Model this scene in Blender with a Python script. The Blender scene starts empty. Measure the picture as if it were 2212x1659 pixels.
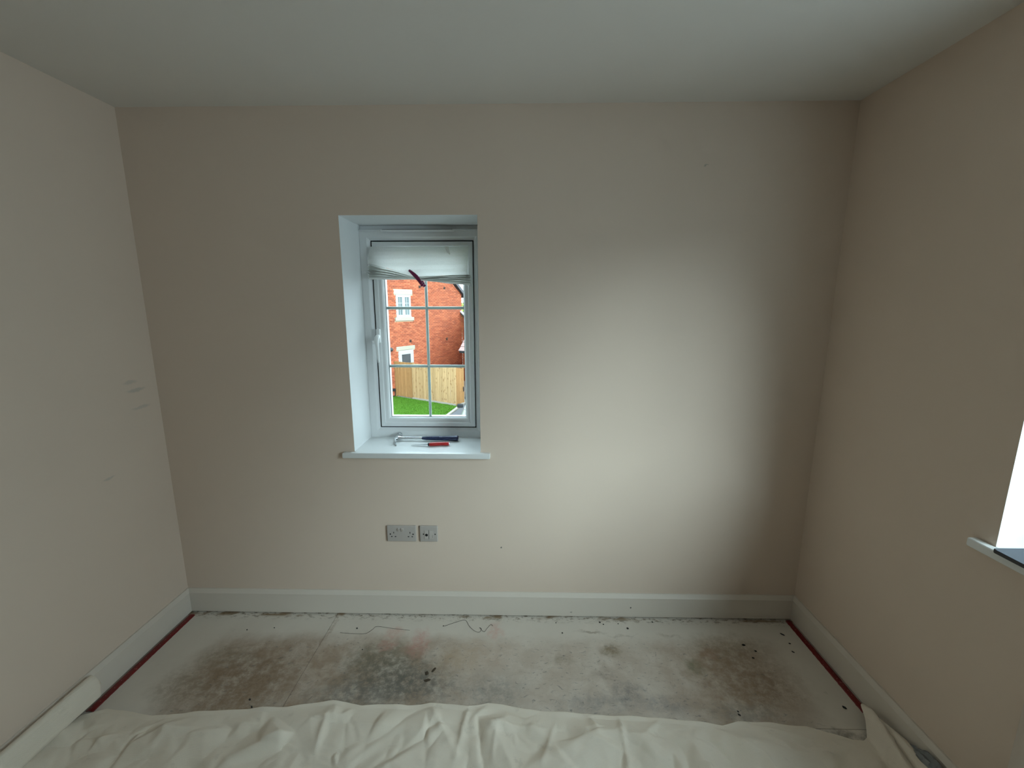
import bpy, bmesh, math, random
import numpy as np
from mathutils import Vector, Matrix, noise
from mathutils.geometry import delaunay_2d_cdt

random.seed(7)
scene = bpy.context.scene
COL = scene.collection
WD = 3.117          # room width
HT = 2.400          # ceiling height
RY = -6.20          # rear wall
GZ = -2.80          # ground level outside, one storey down

# ------------------------------------------------------------------ camera
cam_d = bpy.data.cameras.new('camera')
cam = bpy.data.objects.new('camera', cam_d)
COL.objects.link(cam)
scene.camera = cam
cam_d.sensor_fit = 'HORIZONTAL'
cam_d.sensor_width = 36.0
cam_d.lens = 36.0 * 921.447 / 2212.0
cam_d.clip_start = 0.02
cam_d.clip_end = 400
yaw, pitch, roll = -0.019424, 0.181431, -0.000222
cam.location = (1.72417, -1.95860, 1.57148)
_f = Vector((math.sin(yaw) * math.cos(pitch), math.cos(yaw) * math.cos(pitch), -math.sin(pitch)))
_r = Vector((math.cos(yaw), -math.sin(yaw), 0))
_u = _r.cross(_f)
_r2 = math.cos(roll) * _r + math.sin(roll) * _u
_u2 = -math.sin(roll) * _r + math.cos(roll) * _u
cam.matrix_world = Matrix(((_r2.x, _u2.x, -_f.x, cam.location.x), (_r2.y, _u2.y, -_f.y, cam.location.y),
                           (_r2.z, _u2.z, -_f.z, cam.location.z), (0, 0, 0, 1)))

# ------------------------------------------------------------------ sky (bright overcast) and exposure
SKY = 2.6
world = bpy.data.worlds.new('overcast_sky')
scene.world = world
world.use_nodes = True
wn = world.node_tree
wn.nodes.clear()
w_out = wn.nodes.new('ShaderNodeOutputWorld')
w_bg = wn.nodes.new('ShaderNodeBackground')
w_tc = wn.nodes.new('ShaderNodeTexCoord')
w_sep = wn.nodes.new('ShaderNodeSeparateXYZ')
w_map = wn.nodes.new('ShaderNodeMapRange')
w_map.inputs['From Min'].default_value = 0.0
w_map.inputs['From Max'].default_value = 1.0
w_map.inputs['To Min'].default_value = 0.62 * SKY
w_map.inputs['To Max'].default_value = 1.25 * SKY
w_bg.inputs['Color'].default_value = (0.735, 0.875, 1.0, 1)
wn.links.new(w_tc.outputs['Generated'], w_sep.inputs[0])
wn.links.new(w_sep.outputs['Z'], w_map.inputs['Value'])
wn.links.new(w_map.outputs[0], w_bg.inputs['Strength'])
wn.links.new(w_bg.outputs[0], w_out.inputs[0])

scene.view_settings.view_transform = 'Standard'
scene.view_settings.look = 'None'
scene.view_settings.exposure = 1.50
scene.view_settings.gamma = 1.0
scene.view_settings.use_curve_mapping = False
scene.cycles.use_denoising = True
scene.cycles.max_bounces = 7
scene.cycles.diffuse_bounces = 4
scene.cycles.glossy_bounces = 3
scene.cycles.transmission_bounces = 3
scene.cycles.use_light_tree = False
scene.cycles.adaptive_threshold = 0.05
scene.cycles.adaptive_min_samples = 16
scene.cycles.transparent_max_bounces = 8


def portal(name, loc, rot, sx, sy):
    d = bpy.data.lights.new(name, 'AREA')
    d.shape = 'RECTANGLE'
    d.size, d.size_y = sx, sy
    d.cycles.is_portal = True
    o = bpy.data.objects.new(name, d)
    o.location = loc
    o.rotation_euler = rot
    COL.objects.link(o)


# hazy sun behind thin cloud, low on the right behind the camera: soft patch on the back wall through the right window
sun_d = bpy.data.lights.new('hazy_sun', 'SUN')
sun_d.energy = 3.6
sun_d.angle = math.radians(42)
sun_d.color = (0.77, 0.90, 1.0)
sun = bpy.data.objects.new('hazy_sun', sun_d)
sun.rotation_euler = Vector((0.66, -1.0, 0.54)).to_track_quat('Z', 'Y').to_euler()
COL.objects.link(sun)

# openings: back window, right-hand window
W1 = (0.924, 1.535, 0.878, 1.962)
W2 = (-2.62, -0.79, 0.878, 2.130)
WT = 0.34           # wall thickness
REV = 0.235         # reveal depth
portal('sky_portal_back', ((W1[0] + W1[1]) / 2, 0.36, 1.42), (-math.pi / 2, 0, 0), 0.61, 1.085)
portal('sky_portal_right', (WD + 0.36, (W2[0] + W2[1]) / 2, (W2[2] + W2[3]) / 2), (math.pi / 2, 0, math.pi / 2), W2[1] - W2[0], W2[3] - W2[2])

# ------------------------------------------------------------------ mesh helpers
WL = {}


def tag(o, label=None, cat=None, group=None, kind=None):
    if label: o['label'] = label
    if cat: o['category'] = cat
    if group: o['group'] = group
    if kind: o['kind'] = kind
    return o


def empty(name, loc, label=None, cat=None, group=None, kind=None):
    o = bpy.data.objects.new(name, None)
    o.empty_display_size = 0.1
    COL.objects.link(o)
    o.location = loc
    WL[o.name] = Vector(loc)
    return tag(o, label, cat, group, kind)


def put(o, wloc, parent):
    wloc = Vector(wloc)
    COL.objects.link(o)
    WL[o.name] = wloc
    if parent is not None:
        o.parent = parent
        o.location = wloc - WL[parent.name]
    else:
        o.location = wloc
    return o


class MB:
    """collects geometry of ONE mesh"""

    def __init__(self):
        self.v, self.f, self.m = [], [], []

    def add(self, verts, faces, mi=0):
        b = len(self.v)
        self.v += [tuple(p) for p in verts]
        self.f += [tuple(b + i for i in f) for f in faces]
        self.m += [mi] * len(faces)
        return self

    def box(self, lo, hi, mi=0):
        x0, y0, z0 = lo
        x1, y1, z1 = hi
        return self.add([(x0, y0, z0), (x1, y0, z0), (x1, y1, z0), (x0, y1, z0), (x0, y0, z1), (x1, y0, z1), (x1, y1, z1), (x0, y1, z1)],
                        [(0, 3, 2, 1), (4, 5, 6, 7), (0, 1, 5, 4), (1, 2, 6, 5), (2, 3, 7, 6), (3, 0, 4, 7)], mi)

    def obox(self, c, ax, h, mi=0):
        c = Vector(c)
        ax = [Vector(a).normalized() for a in ax]
        vs = [c + ax[0] * (sx * h[0]) + ax[1] * (sy * h[1]) + ax[2] * (sz * h[2])
              for sz in (-1, 1) for sx, sy in ((-1, -1), (1, -1), (1, 1), (-1, 1))]
        return self.add(vs, [(0, 3, 2, 1), (4, 5, 6, 7), (0, 1, 5, 4), (1, 2, 6, 5), (2, 3, 7, 6), (3, 0, 4, 7)], mi)

    def rings(self, rings, closed=True, caps=True, mi=0):
        n = len(rings[0])
        vs = [p for r in rings for p in r]
        fs = []
        for i in range(len(rings) - 1):
            for j in range(n if closed else n - 1):
                k = (j + 1) % n
                fs.append((i * n + j, i * n + k, (i + 1) * n + k, (i + 1) * n + j))
        if caps and closed:
            fs.append(tuple(range(n))[::-1])
            fs.append(tuple((len(rings) - 1) * n + j for j in range(n)))
        return self.add(vs, fs, mi)

    def tube(self, path, radii, n=12, flat=(1, 1), up=(0, 0, 1), mi=0):
        path = [Vector(p) for p in path]
        if not hasattr(radii, '__len__'): radii = [radii] * len(path)
        rs = []
        for i, p in enumerate(path):
            d = (path[min(i + 1, len(path) - 1)] - path[max(i - 1, 0)]).normalized()
            u = Vector(up)
            if abs(d.dot(u)) > 0.95: u = Vector((1, 0, 0)) if abs(d.x) < 0.9 else Vector((0, 1, 0))
            a = d.cross(u).normalized()
            b = a.cross(d).normalized()
            rs.append([p + a * (math.cos(t) * radii[i] * flat[0]) + b * (math.sin(t) * radii[i] * flat[1])
                       for t in [2 * math.pi * k / n for k in range(n)]])
        return self.rings(rs, mi=mi)

    def prism(self, poly, axis, a0, a1, mi=0):
        """poly: 2-D outline, extruded along axis ('x','y','z') from a0 to a1"""
        def P(u, v, a):
            return {'x': (a, u, v), 'y': (u, a, v), 'z': (u, v, a)}[axis]
        return self.rings([[P(u, v, a0) for u, v in poly], [P(u, v, a1) for u, v in poly]], mi=mi)

    def grid(self, P, closed_u=False, mi=0):
        """P: array [i][j] of points"""
        n, m = len(P), len(P[0])
        vs = [p for r in P for p in r]
        fs = [(i * m + j, i * m + j + 1, (i + 1) * m + j + 1, (i + 1) * m + j) for i in range(n - 1) for j in range(m - 1)]
        return self.add(vs, fs, mi)

    def frame(self, rect, profile, plane='y', mi=0):
        """mitred rectangular frame: profile = closed list of (inset, depth); rect = (u0,u1,v0,v1)"""
        u0, u1, v0, v1 = rect
        rs = []
        for su, sv in ((0, 0), (1, 0), (1, 1), (0, 1)):
            ring = []
            for ins, dep in profile:
                u = u1 - ins if su else u0 + ins
                v = v1 - ins if sv else v0 + ins
                ring.append((u, dep, v) if plane == 'y' else (dep, u, v))
            rs.append(ring)
        rs.append(rs[0])
        return self.rings(rs, caps=False, mi=mi)

    def build(self, name, mats, parent=None, smooth=None, bevel=0, seg=2, origin='base'):
        me = bpy.data.meshes.new(name)
        vs = np.array(self.v, float)
        lo, hi = vs.min(0), vs.max(0)
        org = np.array([(lo[0] + hi[0]) / 2, (lo[1] + hi[1]) / 2, lo[2]]) if origin == 'base' else np.array(origin, float)
        me.from_pydata((vs - org).tolist(), [], self.f)
        mats = mats if isinstance(mats, (list, tuple)) else [mats]
        for m in mats: me.materials.append(m)
        if len(mats) > 1: me.polygons.foreach_set('material_index', self.m)
        bm = bmesh.new()
        bm.from_mesh(me)
        bmesh.ops.remove_doubles(bm, verts=bm.verts, dist=1e-6)
        bmesh.ops.recalc_face_normals(bm, faces=bm.faces)
        if bevel:
            es = [e for e in bm.edges if len(e.link_faces) == 2 and e.calc_face_angle(0) > 0.6]
            bmesh.ops.bevel(bm, geom=es, offset=bevel, segments=seg, affect='EDGES', profile=0.6, clamp_overlap=True)
        bm.to_mesh(me)
        bm.free()
        if smooth:
            me.polygons.foreach_set('use_smooth', [True] * len(me.polygons))
            if smooth is not True:
                me.set_sharp_from_angle(angle=math.radians(smooth))
        me.update()
        o = bpy.data.objects.new(name, me)
        return put(o, org, parent)


def clone(src, wloc, parent, name=None, rotz=None, scale=None):
    o = src.copy()
    if name: o.name = name
    for k in list(o.keys()):
        pass
    put(o, wloc, parent)
    if rotz is not None: o.rotation_euler = (0, 0, rotz)
    if scale is not None: o.scale = scale
    return o


# ------------------------------------------------------------------ material helpers
def sock(nt, node, key, val):
    if val is None: return
    if hasattr(val, 'is_output') or isinstance(val, bpy.types.NodeSocket):
        nt.links.new(val, node.inputs[key])
    else:
        node.inputs[key].default_value = val


def nmath(nt, op, a, b=None, c=None, clamp=False):
    n = nt.nodes.new('ShaderNodeMath')
    n.operation = op
    n.use_clamp = clamp
    sock(nt, n, 0, a); sock(nt, n, 1, b); sock(nt, n, 2, c)
    return n.outputs[0]


def nvec(nt, op, a, b=None):
    n = nt.nodes.new('ShaderNodeVectorMath')
    n.operation = op
    sock(nt, n, 0, a); sock(nt, n, 1, b)
    return n.outputs['Value'] if op in ('LENGTH', 'DOT_PRODUCT', 'DISTANCE') else n.outputs[0]


def nmix(nt, fac, a, b, mode='MIX'):
    n = nt.nodes.new('ShaderNodeMix')
    n.data_type = 'RGBA'
    n.blend_type = mode
    sock(nt, n, 0, fac)
    sock(nt, n, 6, a if not isinstance(a, tuple) else (*a[:3], 1))
    sock(nt, n, 7, b if not isinstance(b, tuple) else (*b[:3], 1))
    return n.outputs[2]


def nnoise(nt, vec, scale, detail=3, rough=0.55, color=False):
    n = nt.nodes.new('ShaderNodeTexNoise')
    sock(nt, n, 'Vector', vec)
    n.inputs['Scale'].default_value = scale
    n.inputs['Detail'].default_value = detail
    n.inputs['Roughness'].default_value = rough
    return n.outputs['Color' if color else 'Fac']


def nramp(nt, val, lo, hi, a=0.0, b=1.0, smooth=True):
    n = nt.nodes.new('ShaderNodeMapRange')
    n.interpolation_type = 'SMOOTHSTEP' if smooth else 'LINEAR'
    sock(nt, n, 'Value', val)
    n.inputs['From Min'].default_value = lo
    n.inputs['From Max'].default_value = hi
    n.inputs['To Min'].default_value = a
    n.inputs['To Max'].default_value = b
    return n.outputs[0]


def npos(nt):
    return nt.nodes.new('ShaderNodeNewGeometry').outputs['Position']


def nobj(nt):
    return nt.nodes.new('ShaderNodeTexCoord').outputs['Object']


def nscale(nt, vec, s):
    return nvec(nt, 'MULTIPLY', vec, s)


def nbump(nt, h, strength=0.2, dist=0.002):
    n = nt.nodes.new('ShaderNodeBump')
    n.inputs['Strength'].default_value = strength
    n.inputs['Distance'].default_value = dist
    sock(nt, n, 'Height', h)
    return n.outputs[0]


def newmat(name, color=(0.8, 0.8, 0.8), rough=0.6, metal=0.0, spec=0.5, coat=0):
    m = bpy.data.materials.new(name)
    m.use_nodes = True
    nt = m.node_tree
    b = nt.nodes['Principled BSDF']
    b.inputs['Base Color'].default_value = (*color, 1)
    b.inputs['Roughness'].default_value = rough
    b.inputs['Metallic'].default_value = metal
    b.inputs['Specular IOR Level'].default_value = spec
    if coat: b.inputs['Coat Weight'].default_value = coat
    return m, nt, b


def simple(name, color, rough=0.5, metal=0.0, spec=0.5, var=0.06, scale=25, bump=0.0, coat=0):
    """procedural plain material with slight mottling"""
    m, nt, b = newmat(name, color, rough, metal, spec, coat)
    p = nobj(nt)
    f = nnoise(nt, p, scale, 4)
    dark = tuple(c * (1 - var) for c in color)
    lite = tuple(min(1, c * (1 + var)) for c in color)
    nt.links.new(nmix(nt, f, dark, lite), b.inputs['Base Color'])
    if bump: nt.links.new(nbump(nt, nnoise(nt, p, scale * 4, 3), bump), b.inputs['Normal'])
    return m


def ellipse(nt, vec, c, r, soft=0.55):
    d = nvec(nt, 'SUBTRACT', vec, (*c, 0) if len(c) == 2 else c)
    d = nvec(nt, 'MULTIPLY', d, tuple(1 / q if q else 0 for q in ((*r, 0) if len(r) == 2 else r)))
    l = nvec(nt, 'LENGTH', d)
    return nramp(nt, l, 1 - soft, 1.0 + soft * 0.4, 1.0, 0.0)


def warp(nt, vec, scale, amt):
    n = nnoise(nt, vec, scale, 4, 0.6, color=True)
    n = nvec(nt, 'SUBTRACT', n, (0.5, 0.5, 0.5))
    n = nvec(nt, 'MULTIPLY', n, (amt, amt, amt))
    return nvec(nt, 'ADD', vec, n)


def paint(name, color, marks=(), rough=0.75, bump=0.06):
    m, nt, b = newmat(name, color, rough, spec=0.25)
    p = npos(nt)
    f = nnoise(nt, p, 2.5, 3)
    col = nmix(nt, f, tuple(c * 0.975 for c in color), tuple(min(1, c * 1.02) for c in color))
    if marks:
        pw = warp(nt, p, 30, 0.02)
        for c, r, cc, s in marks:
            col = nmix(nt, nmath(nt, 'MULTIPLY', ellipse(nt, pw, c, r), s), col, cc)
    nt.links.new(col, b.inputs['Base Color'])
    nt.links.new(nbump(nt, nnoise(nt, p, 220, 3), bump, 0.001), b.inputs['Normal'])
    return m


WALLC = (0.73, 0.60, 0.495)
M = {}
M['wall'] = paint('wall_paint', WALLC)
M['wall_left'] = paint('wall_paint_scuffed', WALLC, [
    ((0, -0.135, 1.238), (0.05, 0.035, 0.010), (0.45, 0.42, 0.37), 0.4), ((0, -0.112, 1.20), (0.05, 0.05, 0.009), (0.44, 0.41, 0.36), 0.5),
    ((0, -0.10, 1.118), (0.05, 0.05, 0.009), (0.45, 0.42, 0.38), 0.4), ((0, -0.30, 0.86), (0.05, 0.03, 0.006), (0.42, 0.4, 0.36), 0.4)])
M['wall_back'] = paint('wall_paint_pinholed', WALLC, [
    ((2.504, 0, 2.154), (0.005, 0.05, 0.004), (0.25, 0.23, 0.20), 0.6), ((1.632, 0, 0.376), (0.005, 0.05, 0.005), (0.10, 0.09, 0.08), 0.9),
    ((2.51, 0, 2.16), (0.012, 0.05, 0.003), (0.3, 0.28, 0.25), 0.5)])
M['ceiling'] = paint('ceiling_paint', (0.74, 0.70, 0.645), rough=0.85)
M['reveal'] = paint('reveal_paint', (0.80, 0.81, 0.81), rough=0.6)
M['skirting'] = paint('skirting_gloss', (0.70, 0.63, 0.55), [((2.292, -0.018, 0.062), (0.005, 0.05, 0.005), (0.08, 0.07, 0.06), 1.0),
    ((1.99, -0.018, 0.03), (0.006, 0.05, 0.003), (0.2, 0.18, 0.16), 0.7)], rough=0.42, bump=0.03)
M['gloss'] = simple('white_gloss', (0.80, 0.81, 0.80), 0.32, var=0.02)
M['upvc'] = simple('white_upvc', (0.78, 0.79, 0.79), 0.3, var=0.02)
M['gasket'] = simple('black_gasket', (0.03, 0.035, 0.035), 0.6)
M['dark'] = simple('dark_void', (0.012, 0.012, 0.012), 0.8)


def glass_mat(name, tint=(0.96, 0.985, 0.975), gloss=0.06):
    m = bpy.data.materials.new(name)
    m.use_nodes = True
    nt = m.node_tree
    nt.nodes.clear()
    out = nt.nodes.new('ShaderNodeOutputMaterial')
    tr = nt.nodes.new('ShaderNodeBsdfTransparent')
    tr.inputs[0].default_value = (*tint, 1)
    gl = nt.nodes.new('ShaderNodeBsdfGlossy')
    gl.inputs['Roughness'].default_value = 0.02
    lw = nt.nodes.new('ShaderNodeLayerWeight')
    lw.inputs[0].default_value = 0.25
    k = nmath(nt, 'MULTIPLY', lw.outputs['Fresnel'], gloss * 4, clamp=True)
    mx = nt.nodes.new('ShaderNodeMixShader')
    nt.links.new(k, mx.inputs[0]); nt.links.new(tr.outputs[0], mx.inputs[1]); nt.links.new(gl.outputs[0], mx.inputs[2])
    nt.links.new(mx.outputs[0], out.inputs[0])
    return m


M['glass'] = glass_mat('window_glass')

# ------------------------------------------------------------------ room shell
def wall_with_hole(name, axis, face, thick, rng, hole, mat_wall):
    """wall slab with one rectangular opening whose reveals are painted white.
    axis 'y': wall in xz at y=face..face+thick ; axis 'x': wall in yz"""
    u0, u1, v0, v1 = rng
    a0, a1, b0, b1 = hole
    us, vs = [u0, a0, a1, u1], [v0, b0, b1, v1]
    mb = MB()

    def P(u, v, d):
        return (u, d, v) if axis == 'y' else (d, u, v)
    for d in (face, face + thick):
        pts = [P(u, v, d) for v in vs for u in us]
        fs = [(j * 4 + i, j * 4 + i + 1, (j + 1) * 4 + i + 1, (j + 1) * 4 + i) for j in range(3) for i in range(3) if (i, j) != (1, 1)]
        mb.add(pts, fs, 0)
    ring = [(a0, b0), (a1, b0), (a1, b1), (a0, b1)]
    orng = [(u0, v0), (u1, v0), (u1, v1), (u0, v1)]
    for rr, mi in ((ring, 1), (orng, 0)):
        for k in range(4):
            p, q = rr[k], rr[(k + 1) % 4]
            mb.add([P(*p, face), P(*q, face), P(*q, face + thick), P(*p, face + thick)], [(0, 1, 2, 3)], mi)
    o = mb.build(name, [mat_wall, M['reveal']])
    tag(o, kind='structure')
    return o


wall_back = wall_with_hole('wall_back', 'y', 0.0, WT, (-0.15, WD + WT, -0.30, HT + 0.1), W1, M['wall_back'])
wall_right = wall_with_hole('wall_right', 'x', WD, WT, (RY, 0.0, -0.30, HT + 0.1), W2, M['wall'])
wall_rear = MB().box((-0.15, RY - 0.15, -0.30), (WD + WT, RY, HT + 0.1)).build('wall_rear', M['wall'])
wall_left = MB().box((-0.15, RY, -0.30), (0, 0, HT + 0.1)).build('wall_left', M['wall_left'])
ceiling = MB().box((0, RY, HT), (WD, 0, HT + 0.1)).build('ceiling', M['ceiling'])
for o in (wall_left, wall_rear, ceiling): tag(o, kind='structure')
tag(wall_back, 'warm grey back wall holding the small window'); tag(wall_left, 'warm grey left wall with faint scuffs')
tag(wall_right, 'warm grey right wall with a window nearer the camera'); tag(ceiling, 'plain white ceiling')

# ------------------------------------------------------------------ floor boards with grime
m, nt, bs = newmat('grimy_floor_film', (0.55, 0.54, 0.52), 0.55, spec=0.35)
p = npos(nt)
pw = warp(nt, p, 7, 0.10)
pw2 = warp(nt, p, 18, 0.10)
base = nmix(nt, nnoise(nt, p, 5, 5), (0.64, 0.575, 0.50), (0.76, 0.70, 0.62))
# broad trodden dirt in the middle of the boards
sep = nt.nodes.new('ShaderNodeSeparateXYZ'); nt.links.new(pw, sep.inputs[0])
dirt = nmath(nt, 'MULTIPLY', nramp(nt, sep.outputs[0], 0.20, 0.42), nramp(nt, sep.outputs[0], 2.70, 2.98, 1, 0))
dirt = nmath(nt, 'MULTIPLY', dirt, nramp(nt, sep.outputs[1], -0.24, -0.12, 1, 0))
dn = nnoise(nt, pw, 9, 8, 0.66)
mid_lit = nmath(nt, 'SUBTRACT', 1.0, nmath(nt, 'MULTIPLY', nmath(nt, 'MULTIPLY', nramp(nt, sep.outputs[0], 1.30, 1.65), nramp(nt, sep.outputs[0], 2.25, 2.60, 1, 0)), 0.45))  # thins the dirt mid-floor, putting the brighter light there into the colour
dirtv = nmath(nt, 'MULTIPLY', nmath(nt, 'MULTIPLY', dirt, mid_lit), nramp(nt, dn, 0.30, 0.66, 0.30, 1.0))
col = nmix(nt, nmath(nt, 'MULTIPLY', dirtv, 0.85), base, (0.36, 0.255, 0.175))
stains_shade = [  # centre, radii, colour, strength
    ((0.55, -0.42), (0.30, 0.22), (0.26, 0.185, 0.135), 0.85), ((0.38, -0.30), (0.14, 0.08), (0.30, 0.25, 0.20), 0.6), ((0.30, -0.45), (0.12, 0.10), (0.30, 0.25, 0.20), 0.5),
    ((1.15, -0.36), (0.24, 0.14), (0.15, 0.145, 0.13), 0.85), ((1.30, -0.43), (0.20, 0.10), (0.14, 0.14, 0.14), 0.75), ((1.05, -0.48), (0.22, 0.08), (0.16, 0.16, 0.165), 0.7), ((1.08, -0.27), (0.16, 0.10), (0.20, 0.19, 0.155), 0.6),
    ((1.112, -0.15), (0.05, 0.05), (0.62, 0.36, 0.33), 0.55), ((1.25, -0.20), (0.05, 0.09), (0.60, 0.30, 0.29), 0.6), ((1.607, -0.12), (0.04, 0.06), (0.66, 0.40, 0.38), 0.6), ((1.10, -0.22), (0.05, 0.03), (0.6, 0.33, 0.31), 0.5),
    ((1.46, -0.28), (0.12, 0.10), (0.52, 0.42, 0.33), 0.5), ((1.60, -0.25), (0.16, 0.10), (0.54, 0.42, 0.36), 0.35),
    ((2.15, -0.225), (0.05, 0.04), (0.22, 0.17, 0.10), 0.8), ((1.92, -0.28), (0.06, 0.035), (0.30, 0.25, 0.20), 0.55), ((2.10, -0.36), (0.05, 0.05), (0.25, 0.20, 0.18), 0.45),
    ((2.17, -0.45), (0.07, 0.06), (0.20, 0.20, 0.23), 0.65), ((2.02, -0.50), (0.16, 0.05), (0.22, 0.22, 0.25), 0.5), ((2.30, -0.50), (0.15, 0.05), (0.24, 0.24, 0.28), 0.5), ((1.62, -0.45), (0.14, 0.09), (0.23, 0.23, 0.24), 0.55),
    ((2.50, -0.31), (0.05, 0.045), (0.22, 0.26, 0.20), 0.75), ((2.60, -0.24), (0.05, 0.035), (0.34, 0.17, 0.12), 0.6), ((2.70, -0.20), (0.22, 0.09), (0.30, 0.25, 0.19), 0.6), ((2.70, -0.38), (0.24, 0.18), (0.28, 0.205, 0.15), 0.8),
    ((2.60, -0.53), (0.16, 0.05), (0.24, 0.24, 0.24), 0.55), ((2.08, -0.118), (0.075, 0.014), (0.36, 0.31, 0.28), 0.8), ((2.22, -0.135), (0.07, 0.010), (0.40, 0.36, 0.33), 0.5), ((2.45, -0.13), (0.06, 0.012), (0.34, 0.29, 0.24), 0.5),
    ((2.95, -0.62), (0.14, 0.03), (0.16, 0.14, 0.12), 0.7), ((0.79, -0.15), (0.012, 0.11), (0.34, 0.26, 0.20), 0.55)]  # first patch: shade in the sheet's dip, put into the floor colour
stains_shade = [(c, r, (cc[0], cc[1] * 0.96, cc[2] * 0.84), s_) for c, r, cc, s_ in stains_shade]
grain = nramp(nt, nnoise(nt, p, 30, 9, 0.75), 0.34, 0.62, 0.15, 1.0)
for c, r, cc, s in stains_shade:
    k = nmath(nt, 'MULTIPLY', ellipse(nt, pw2, c, r, 0.75), s)
    k = nmath(nt, 'MULTIPLY', k, grain)
    col = nmix(nt, k, col, cc)
# grey scuff streaks
st = nnoise(nt, nscale(nt, pw, (34, 90, 1)), 1.0, 6, 0.7)
col = nmix(nt, nmath(nt, 'MULTIPLY', nmath(nt, 'MULTIPLY', nramp(nt, st, 0.57, 0.66), dirt), 0.65), col, (0.17, 0.165, 0.16))
st2 = nnoise(nt, nscale(nt, pw2, (120, 70, 1)), 1.0, 4, 0.7)
col = nmix(nt, nmath(nt, 'MULTIPLY', nramp(nt, st2, 0.66, 0.74), 0.45), col, (0.14, 0.13, 0.12))
# light scratches
st3 = nnoise(nt, nscale(nt, pw, (15, 130, 1)), 1.0, 4, 0.7)
col = nmix(nt, nmath(nt, 'MULTIPLY', nmath(nt, 'MULTIPLY', nramp(nt, st3, 0.64, 0.72), dirt), 0.35), col, (0.55, 0.53, 0.50))
# crust of dirt against the back skirting
sp = nt.nodes.new('ShaderNodeSeparateXYZ'); nt.links.new(p, sp.inputs[0])
edge = nmath(nt, 'MULTIPLY', nramp(nt, sp.outputs[1], -0.070, -0.024), nramp(nt, nnoise(nt, nscale(nt, p, (30, 60, 1)), 1.0, 6, 0.75), 0.50, 0.62))
col = nmix(nt, nmath(nt, 'MULTIPLY', edge, 0.85), col, (0.16, 0.11, 0.06))
sidex = nmath(nt, 'MULTIPLY', nramp(nt, sp.outputs[1], -0.045, -0.025), nramp(nt, nnoise(nt, nscale(nt, p, (7, 10, 1)), 1.0, 2), 0.52, 0.62))
col = nmix(nt, nmath(nt, 'MULTIPLY', sidex, 0.8), col, (0.22, 0.13, 0.05))
nt.links.new(col, bs.inputs['Base Color'])
nt.links.new(nbump(nt, nnoise(nt, p, 60, 6, 0.7), 0.25, 0.0015), bs.inputs['Normal'])
nt.links.new(nramp(nt, dn, 0.2, 0.8, 0.45, 0.75), bs.inputs['Roughness'])
M['floor'] = m

floor = MB().box((0, RY, -0.30), (WD, 0, -0.0185)).build('floor', M['dark'])
tag(floor, 'bare grimy floor of pale boards', kind='structure')
xs = [0.004, 0.783, 1.995, WD - 0.004]
ys = [(-0.586, -0.004), (-1.80, -0.588), (-3.0, -1.802), (-4.2, -3.002), (RY + .004, -4.202)]
for j, (ya, yb) in enumerate(ys):
    cuts = [0.004, 0.783, WD - 0.004] if j % 2 == 0 else [0.004, 1.42, WD - 0.004]
    for a, b in zip(cuts[:-1], cuts[1:]):
        MB().box((a + 0.0008, ya, -0.018), (b - 0.0008, yb, 0.0)).build('floor_board', M['floor'], floor)

# ------------------------------------------------------------------ skirting boards
def skirt(name, axis, a0, a1, sgn, face):
    prof = [(0, 0.0075), (0.018, 0.0075), (0.018, 0.112), (0.0165, 0.1135), (0.0065, 0.131), (0, 0.131)]
    rs = []
    for end, a in enumerate((a0, a1)):
        ring = []
        for d, z in prof:
            mit = d if end == 1 else -d
            if axis == 'x': ring.append((a - mit * 1.0, face - d, z))
            else: ring.append((face + sgn * d, a - (d if end == 1 else 0), z))
        rs.append(ring)
    o = MB().rings(rs).build(name, M['skirting'], smooth=25)
    return tag(o, kind='structure')


tag(skirt('baseboard_back', 'x', 0.0, WD, 1, 0.0), 'painted skirting board with chamfered top along the back wall')
tag(skirt('baseboard_left', 'y', RY, 0.0, 1, 0.0), 'painted skirting board along the left wall')
tag(skirt('baseboard_right', 'y', RY, 0.0, -1, WD), 'painted skirting board along the right wall')

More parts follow.
